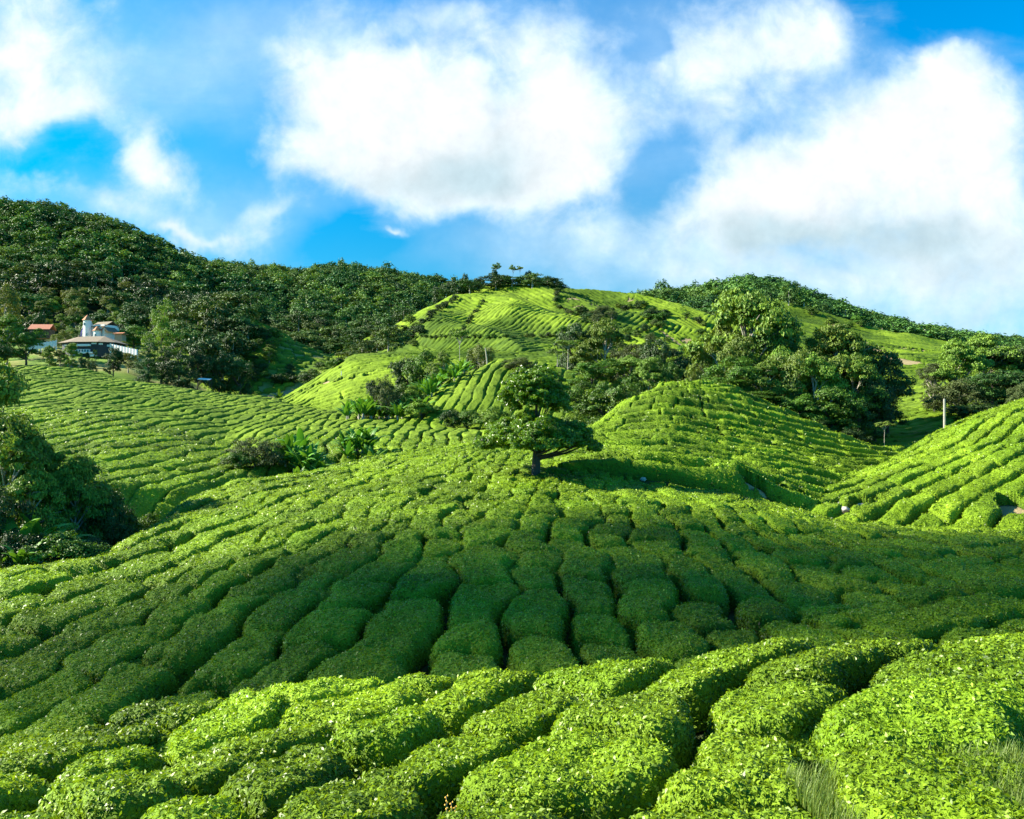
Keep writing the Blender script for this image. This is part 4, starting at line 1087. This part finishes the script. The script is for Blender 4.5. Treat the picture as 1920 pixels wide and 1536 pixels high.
# near grass and flower stems in the corner
def tuft(n, xr, yr, h, seed):
    r = np.random.default_rng(seed); x = r.uniform(*xr, n); y = r.uniform(*yr, n); z = H(x, y)+.55
    V = np.empty((n, 8, 3)); a = r.uniform(0, 6.28, n); hh = h*r.uniform(.5, 1.2, n); ln = r.uniform(.1, .5, n)*hh
    dx, dy = np.cos(a), np.sin(a); w = .004
    for k, t in enumerate((0, .4, .75, 1.)):
        ww = w*(1-t*.85); cx_ = x+dx*ln*t*t; cy_ = y+dy*ln*t*t; cz = z+hh*t*(1-.2*t)
        V[:, 2*k] = np.stack([cx_-dy*ww, cy_+dx*ww, cz], -1); V[:, 2*k+1] = np.stack([cx_+dy*ww, cy_-dx*ww, cz], -1)
    base = np.arange(n)[:, None]*8
    Qd = np.concatenate([base+np.array([2*k, 2*k+1, 2*k+3, 2*k+2]) for k in range(3)])
    return V.reshape(-1, 3), Qd, np.repeat(r.random(n), 8)
V, Qd, R = tuft(7000, (2.7, 5.3), (6.7, 8.1), .24, 3)
tag(link('grass', mesh_np('grass', V, Qd, [M_GRASS], None, {'rnd': R})), 'pale seeding grass at the near corner', 'grass', None, 'stuff')
for k, (px, py) in enumerate([(838, 1500), (846, 1512), (852, 1520)]):
    x = (px-CX)/FPX*7.7; y = 7.7+k*.08; z = float(H(x, y)); zt = zpy(py-8, y)
    lb = ['tallest yellow flower spike in the gap between near bushes', 'middle yellow flower spike in the gap between near bushes', 'lowest yellow flower spike in the gap between near bushes'][k]
    b = tag(link('flower', None, loc=(x, y, z)), lb, 'flower', 'yellow flower spikes between the near bushes'); h = zt-z
    mb = MB(); mb.tube([(0, 0, 0), (.01, 0, h*.5), (0, 0, h)], [.006, .005, .003], 5); part(b, 'stem', mb, M_BARKP)
    mb = MB()
    for q in range(7): a = q*2.4; zq = h-.022*q; mb.tube([(math.cos(a)*.012, math.sin(a)*.012, zq-.012), (math.cos(a)*.014, math.sin(a)*.014, zq), (math.cos(a)*.012, math.sin(a)*.012, zq+.012)], [.002, .010, .002], 6)
    part(b, 'petals', mb, M_FLOWER)

# ------------------------------------------------------------------ unseen puffs added outside the frame to shade the near valley
sd = np.array([-math.cos(SUN_EL)*math.cos(SUN_BACK), math.cos(SUN_EL)*math.sin(SUN_BACK), math.sin(SUN_EL)])
def shade_caster():
    # footprint on the ground (plan), carried 320 m up the sun's direction and given depth
    pts_ = [(13.5, 22.3, 2.2), (18, 23.3, 1.8), (-15.5, 18.3, 2.2), (-12.5, 20.5, 3.4), (-8, 22.5, 4.8), (-3, 24, 6.4), (3, 26, 7.6), (9, 27.5, 8), (16, 30.5, 8.5), (24, 33, 8.5), (32, 34, 9), (40, 34, 9), (-1, 20.5, 3.6), (6, 24, 3), (-6, 26, 3), (12, 33, 3)]
    T = 400.; mb = MB()
    for k, (x, y, r) in enumerate(pts_):
        c = np.array([x, y, -5.])+sd*(T+r_.uniform(-6, 6)); n, m = 12, 18; V = []
        for i in range(n+1):
            for j in range(m):
                a = math.pi*i/n; t = 2*math.pi*j/m; V.append((math.sin(a)*math.cos(t), math.sin(a)*math.sin(t), math.cos(a)))
        V = np.array(V); d = 1+.3*fbm(V[:, 0]*2+k*3, V[:, 1]*2+V[:, 2]*2, 4, 3)
        mb.add(V*d[:, None]*r+c, [(i*m+j, (i+1)*m+j, (i+1)*m+(j+1) % m, i*m+(j+1) % m) for i in range(n) for j in range(m)])
    m, nt = mat('shade_caster'); g = NT(nt)
    p = g.n('ShaderNodeBsdfDiffuse'); p.inputs[0].default_value = (.9, .9, .9, 1)
    t = g.n('ShaderNodeBsdfTransparent'); mx = g.n('ShaderNodeMixShader'); mx.inputs[0].default_value = .24
    g.l(t.outputs[0], mx.inputs[1]); g.l(p.outputs[0], mx.inputs[2]); g.l(mx.outputs[0], g.n('ShaderNodeOutputMaterial').inputs[0])
    tag(link('shade_caster', mb.build('shade_caster', m, True)), kind='structure')
shade_caster()

# ------------------------------------------------------------------ sun, sky, camera
sun = bpy.data.lights.new('sun', 'SUN'); sun.energy = 5.0; sun.angle = math.radians(.55); sun.color = (1, .93, .76)
so_ = link('sun', sun)
from mathutils import Vector
so_.rotation_euler = Vector(tuple(sd)).to_track_quat('Z', 'Y').to_euler()
w = bpy.data.worlds.new('World'); bpy.context.scene.world = w; w.use_nodes = True
nt = w.node_tree; nt.nodes.clear(); g = NT(nt)
sky = g.n('ShaderNodeTexSky', sky_type='NISHITA'); sky.sun_disc = False; sky.sun_elevation = SUN_EL
sky.sun_rotation = math.atan2(sd[0], sd[1]); sky.air_density = 1.0; sky.dust_density = .3; sky.ozone_density = 2.5; sky.altitude = 1500
tc = g.n('ShaderNodeTexCoord'); D = tc.outputs['Generated']
sx = g.n('ShaderNodeSeparateXYZ'); g.l(D, sx.inputs[0])
yc = g.math('MAXIMUM', sx.outputs[1], .05)
u = g.math('DIVIDE', sx.outputs[0], yc); v = g.math('DIVIDE', sx.outputs[2], yc)
cb = g.n('ShaderNodeCombineXYZ'); g.l(u, cb.inputs[0]); g.l(v, cb.inputs[1]); UV = cb.outputs[0]
# domain warp
nz = g.n('ShaderNodeTexNoise'); nz.inputs['Scale'].default_value = 5.; nz.inputs['Detail'].default_value = 5; nz.inputs['Roughness'].default_value = .55; g.l(UV, nz.inputs['Vector'])
vm = g.n('ShaderNodeVectorMath', operation='SUBTRACT'); g.l(nz.outputs['Color'], vm.inputs[0]); vm.inputs[1].default_value = (.5, .5, .5)
vs = g.n('ShaderNodeVectorMath', operation='SCALE'); g.l(vm.outputs[0], vs.inputs[0]); vs.inputs[3].default_value = .16
va = g.n('ShaderNodeVectorMath', operation='ADD'); g.l(UV, va.inputs[0]); g.l(vs.outputs[0], va.inputs[1]); WP = va.outputs[0]
def blob(px, py, rx, ry, wt, ang=0., src=None):
    mp = g.n('ShaderNodeMapping', vector_type='TEXTURE'); g.l(src or WP, mp.inputs[0])
    mp.inputs['Location'].default_value = ((px-CX)/FPX, (HZ-py)/FPX, 0); mp.inputs['Rotation'].default_value = (0, 0, math.radians(ang)); mp.inputs['Scale'].default_value = (rx/FPX, ry/FPX, 1)
    ln = g.n('ShaderNodeVectorMath', operation='DOT_PRODUCT'); g.l(mp.outputs[0], ln.inputs[0]); g.l(mp.outputs[0], ln.inputs[1])
    return g.math('MULTIPLY', g.math('EXPONENT', g.math('MULTIPLY', ln.outputs['Value'], -1.)), wt)
def total(lst):
    t = None
    for b_ in lst:
        q = blob(*b_); t = q if t is None else g.math('ADD', t, q)
    return t
densf = .80
dens = total([
 (620,140,110,100,1.0),(700,210,170,140,1.1),(840,270,150,120,1.0),(1060,140,105,140,1.3),(1010,270,150,100,.9),(600,320,140,50,.7),(850,345,240,55,.8),(530,270,70,60,.5),(1080,300,90,60,.5),
 (830,40,110,60,.7),(1340,110,110,90,.9),(1490,50,130,80,1.2),(1290,210,110,80,.6),
 (1760,180,150,80,1.2),(1640,280,200,90,1.1),(1450,310,150,70,1.0),(1340,420,130,70,1.0),(1540,400,260,70,.85),(1480,350,160,80,.5),(1850,320,180,150,.9),(1800,560,240,80,.7),(1860,450,200,70,.5),(1500,510,300,40,.35),
 (30,60,190,150,.85),(20,220,100,60,.6),(160,180,90,40,.5),(300,290,50,70,.95),(335,370,80,60,.6),(120,370,190,26,.5,-22),(480,420,70,26,.6,20),(350,455,100,12,.6),(0,365,26,26,1.),(420,470,160,20,.35,-8),
 (1150,470,300,70,.2),(1000,430,120,30,.25),(100,340,300,18,.2,-24),(740,438,26,8,.7,-10),
 (150,270,100,40,-.7),(1230,75,34,26,-1.2),(1800,30,150,60,-1.4),(760,80,60,30,-.4),(1190,330,60,60,-.5),(1250,290,60,60,-.3),(1640,120,120,50,-.2),(430,300,60,120,-.4),(700,480,200,40,-.5),(450,30,140,30,-.2)])
n1 = g.noise(4.2, UV, 8, .6, .15); n2 = g.noise(14., UV, 6, .6, .3)
mpw = g.n('ShaderNodeMapping'); g.l(UV, mpw.inputs[0]); mpw.inputs['Rotation'].default_value = (0, 0, .35); mpw.inputs['Scale'].default_value = (2.2, 7.5, 1)
n3 = g.noise(1.7, mpw.outputs[0], 8, .6, .5)
dd = g.math('ADD', g.math('MULTIPLY', dens, densf), g.math('MULTIPLY', g.math('SUBTRACT', n1, .5), 1.5))
dd = g.math('ADD', dd, g.math('MULTIPLY', g.math('SUBTRACT', n2, .5), .85))
fr = g.mr(sx.outputs[1], .08, .35)
dd = g.math('MULTIPLY_ADD', dd, fr, g.math('MULTIPLY', g.math('SUBTRACT', 1., fr), .12))
mask = g.mr(dd, .08, .95)
veil = g.math('MULTIPLY', g.mr(g.math('ADD', g.math('MULTIPLY_ADD', n3, .45, g.math('MULTIPLY', n1, .6)), g.math('MULTIPLY', dens, .16)), .46, .85), .55)
lowv = g.mr(v, .0, .30, .5, 0.)
lowr = g.math('MULTIPLY', lowv, g.mr(u, -.1, .35, .35, 1.6), clamp=True)
hz = total([(280,110,330,150,.5),(1230,170,260,230,.38),(1620,180,200,130,.4),(1850,500,330,170,.85),(1400,520,420,70,.62),(150,400,300,40,.35,-12),(700,40,300,70,.35),(450,420,200,80,.4),(1050,460,330,60,.4),(1750,30,150,60,-.6),(200,275,120,40,-.35),(650,460,150,40,-.35)])
hz = g.math('MULTIPLY', g.math('MULTIPLY', hz, .85), g.math('MULTIPLY_ADD', g.math('ADD', n1, g.math('MULTIPLY', n3, .6)), 1.5, -.25), clamp=True)
inv = g.math('MULTIPLY', g.math('SUBTRACT', 1., mask), g.math('SUBTRACT', 1., hz))
mask = g.math('MAXIMUM', g.math('SUBTRACT', 1., inv), g.math('MAXIMUM', veil, lowr))
shade = total([(860,330,170,60,.8),(920,290,90,80,.6),(680,360,160,40,.4),(1500,440,190,60,.9),(1650,460,220,50,.7),(1280,330,120,80,.35),(1850,500,200,70,.6),(1750,600,200,60,.6),(400,400,200,80,.2),(1330,250,120,60,.4),(1400,470,150,40,.5),(1880,620,100,40,.5),(600,300,100,60,.25),(1550,190,120,60,.3)])
shade = g.math('ADD', shade, g.math('MULTIPLY', g.math('SUBTRACT', n1, .5), .9))
core = g.mr(g.math('ADD', dd, g.math('MULTIPLY', g.math('SUBTRACT', n2, .5), 1.1)), .3, 1.5)
cc0 = g.mix(g.math('MULTIPLY', g.mr(shade, .0, 1.25), g.mr(dd, .25, .8)), g.mix(core, (.68, .87, 1.0), (.88, .91, .93)), (.53, .69, .76))
cv = g.n('ShaderNodeCombineXYZ'); bz = g.math('MULTIPLY_ADD', g.math('ADD', n2, g.noise(30., UV, 4, .6, .2)), .32, .70)
for q_ in range(3): g.l(bz, cv.inputs[q_])
cc = g.mix(1.0, cc0, cv.outputs[0], 'MULTIPLY')
tint = g.mix(1.0, sky.outputs[0], (.22, 1.35, 1.6), 'MULTIPLY')
hsn = g.n('ShaderNodeHueSaturation'); g.l(tint, hsn.inputs['Color']); hsn.inputs['Saturation'].default_value = 1.25
skc = g.mix(g.mr(v, .1, .5), g.mix(1.0, hsn.outputs[0], (.1, .09, .085), 'MULTIPLY'), g.mix(1.0, hsn.outputs[0], (.11, .142, .155), 'MULTIPLY'))
bgc = g.mix(mask, skc, cc)
bgc = g.mix(1.0, bgc, (.312, .312, .312), 'MULTIPLY')
bg = g.n('ShaderNodeBackground'); g.l(bgc, bg.inputs[0]); bg.inputs[1].default_value = 1.
g.l(bg.outputs[0], g.n('ShaderNodeOutputWorld').inputs[0])
w.cycles.sampling_method = 'MANUAL'; w.cycles.sample_map_resolution = 512

cam = bpy.data.cameras.new('camera'); co = link('camera', cam); cam.sensor_width = 36; cam.lens = FPX/1920*36
cam.clip_end = 8000; cam.clip_start = .1; co.rotation_euler = (math.pi/2+PITCH, 0, 0)
S = bpy.context.scene; S.camera = co
S.view_settings.view_transform = 'Standard'; S.view_settings.look = 'None'; S.view_settings.exposure = 1.87; S.view_settings.gamma = 1
S.cycles.max_bounces = 5; S.cycles.diffuse_bounces = 2; S.cycles.transparent_max_bounces = 8; S.cycles.use_denoising = True
S.cycles.caustics_reflective = False; S.cycles.caustics_refractive = False
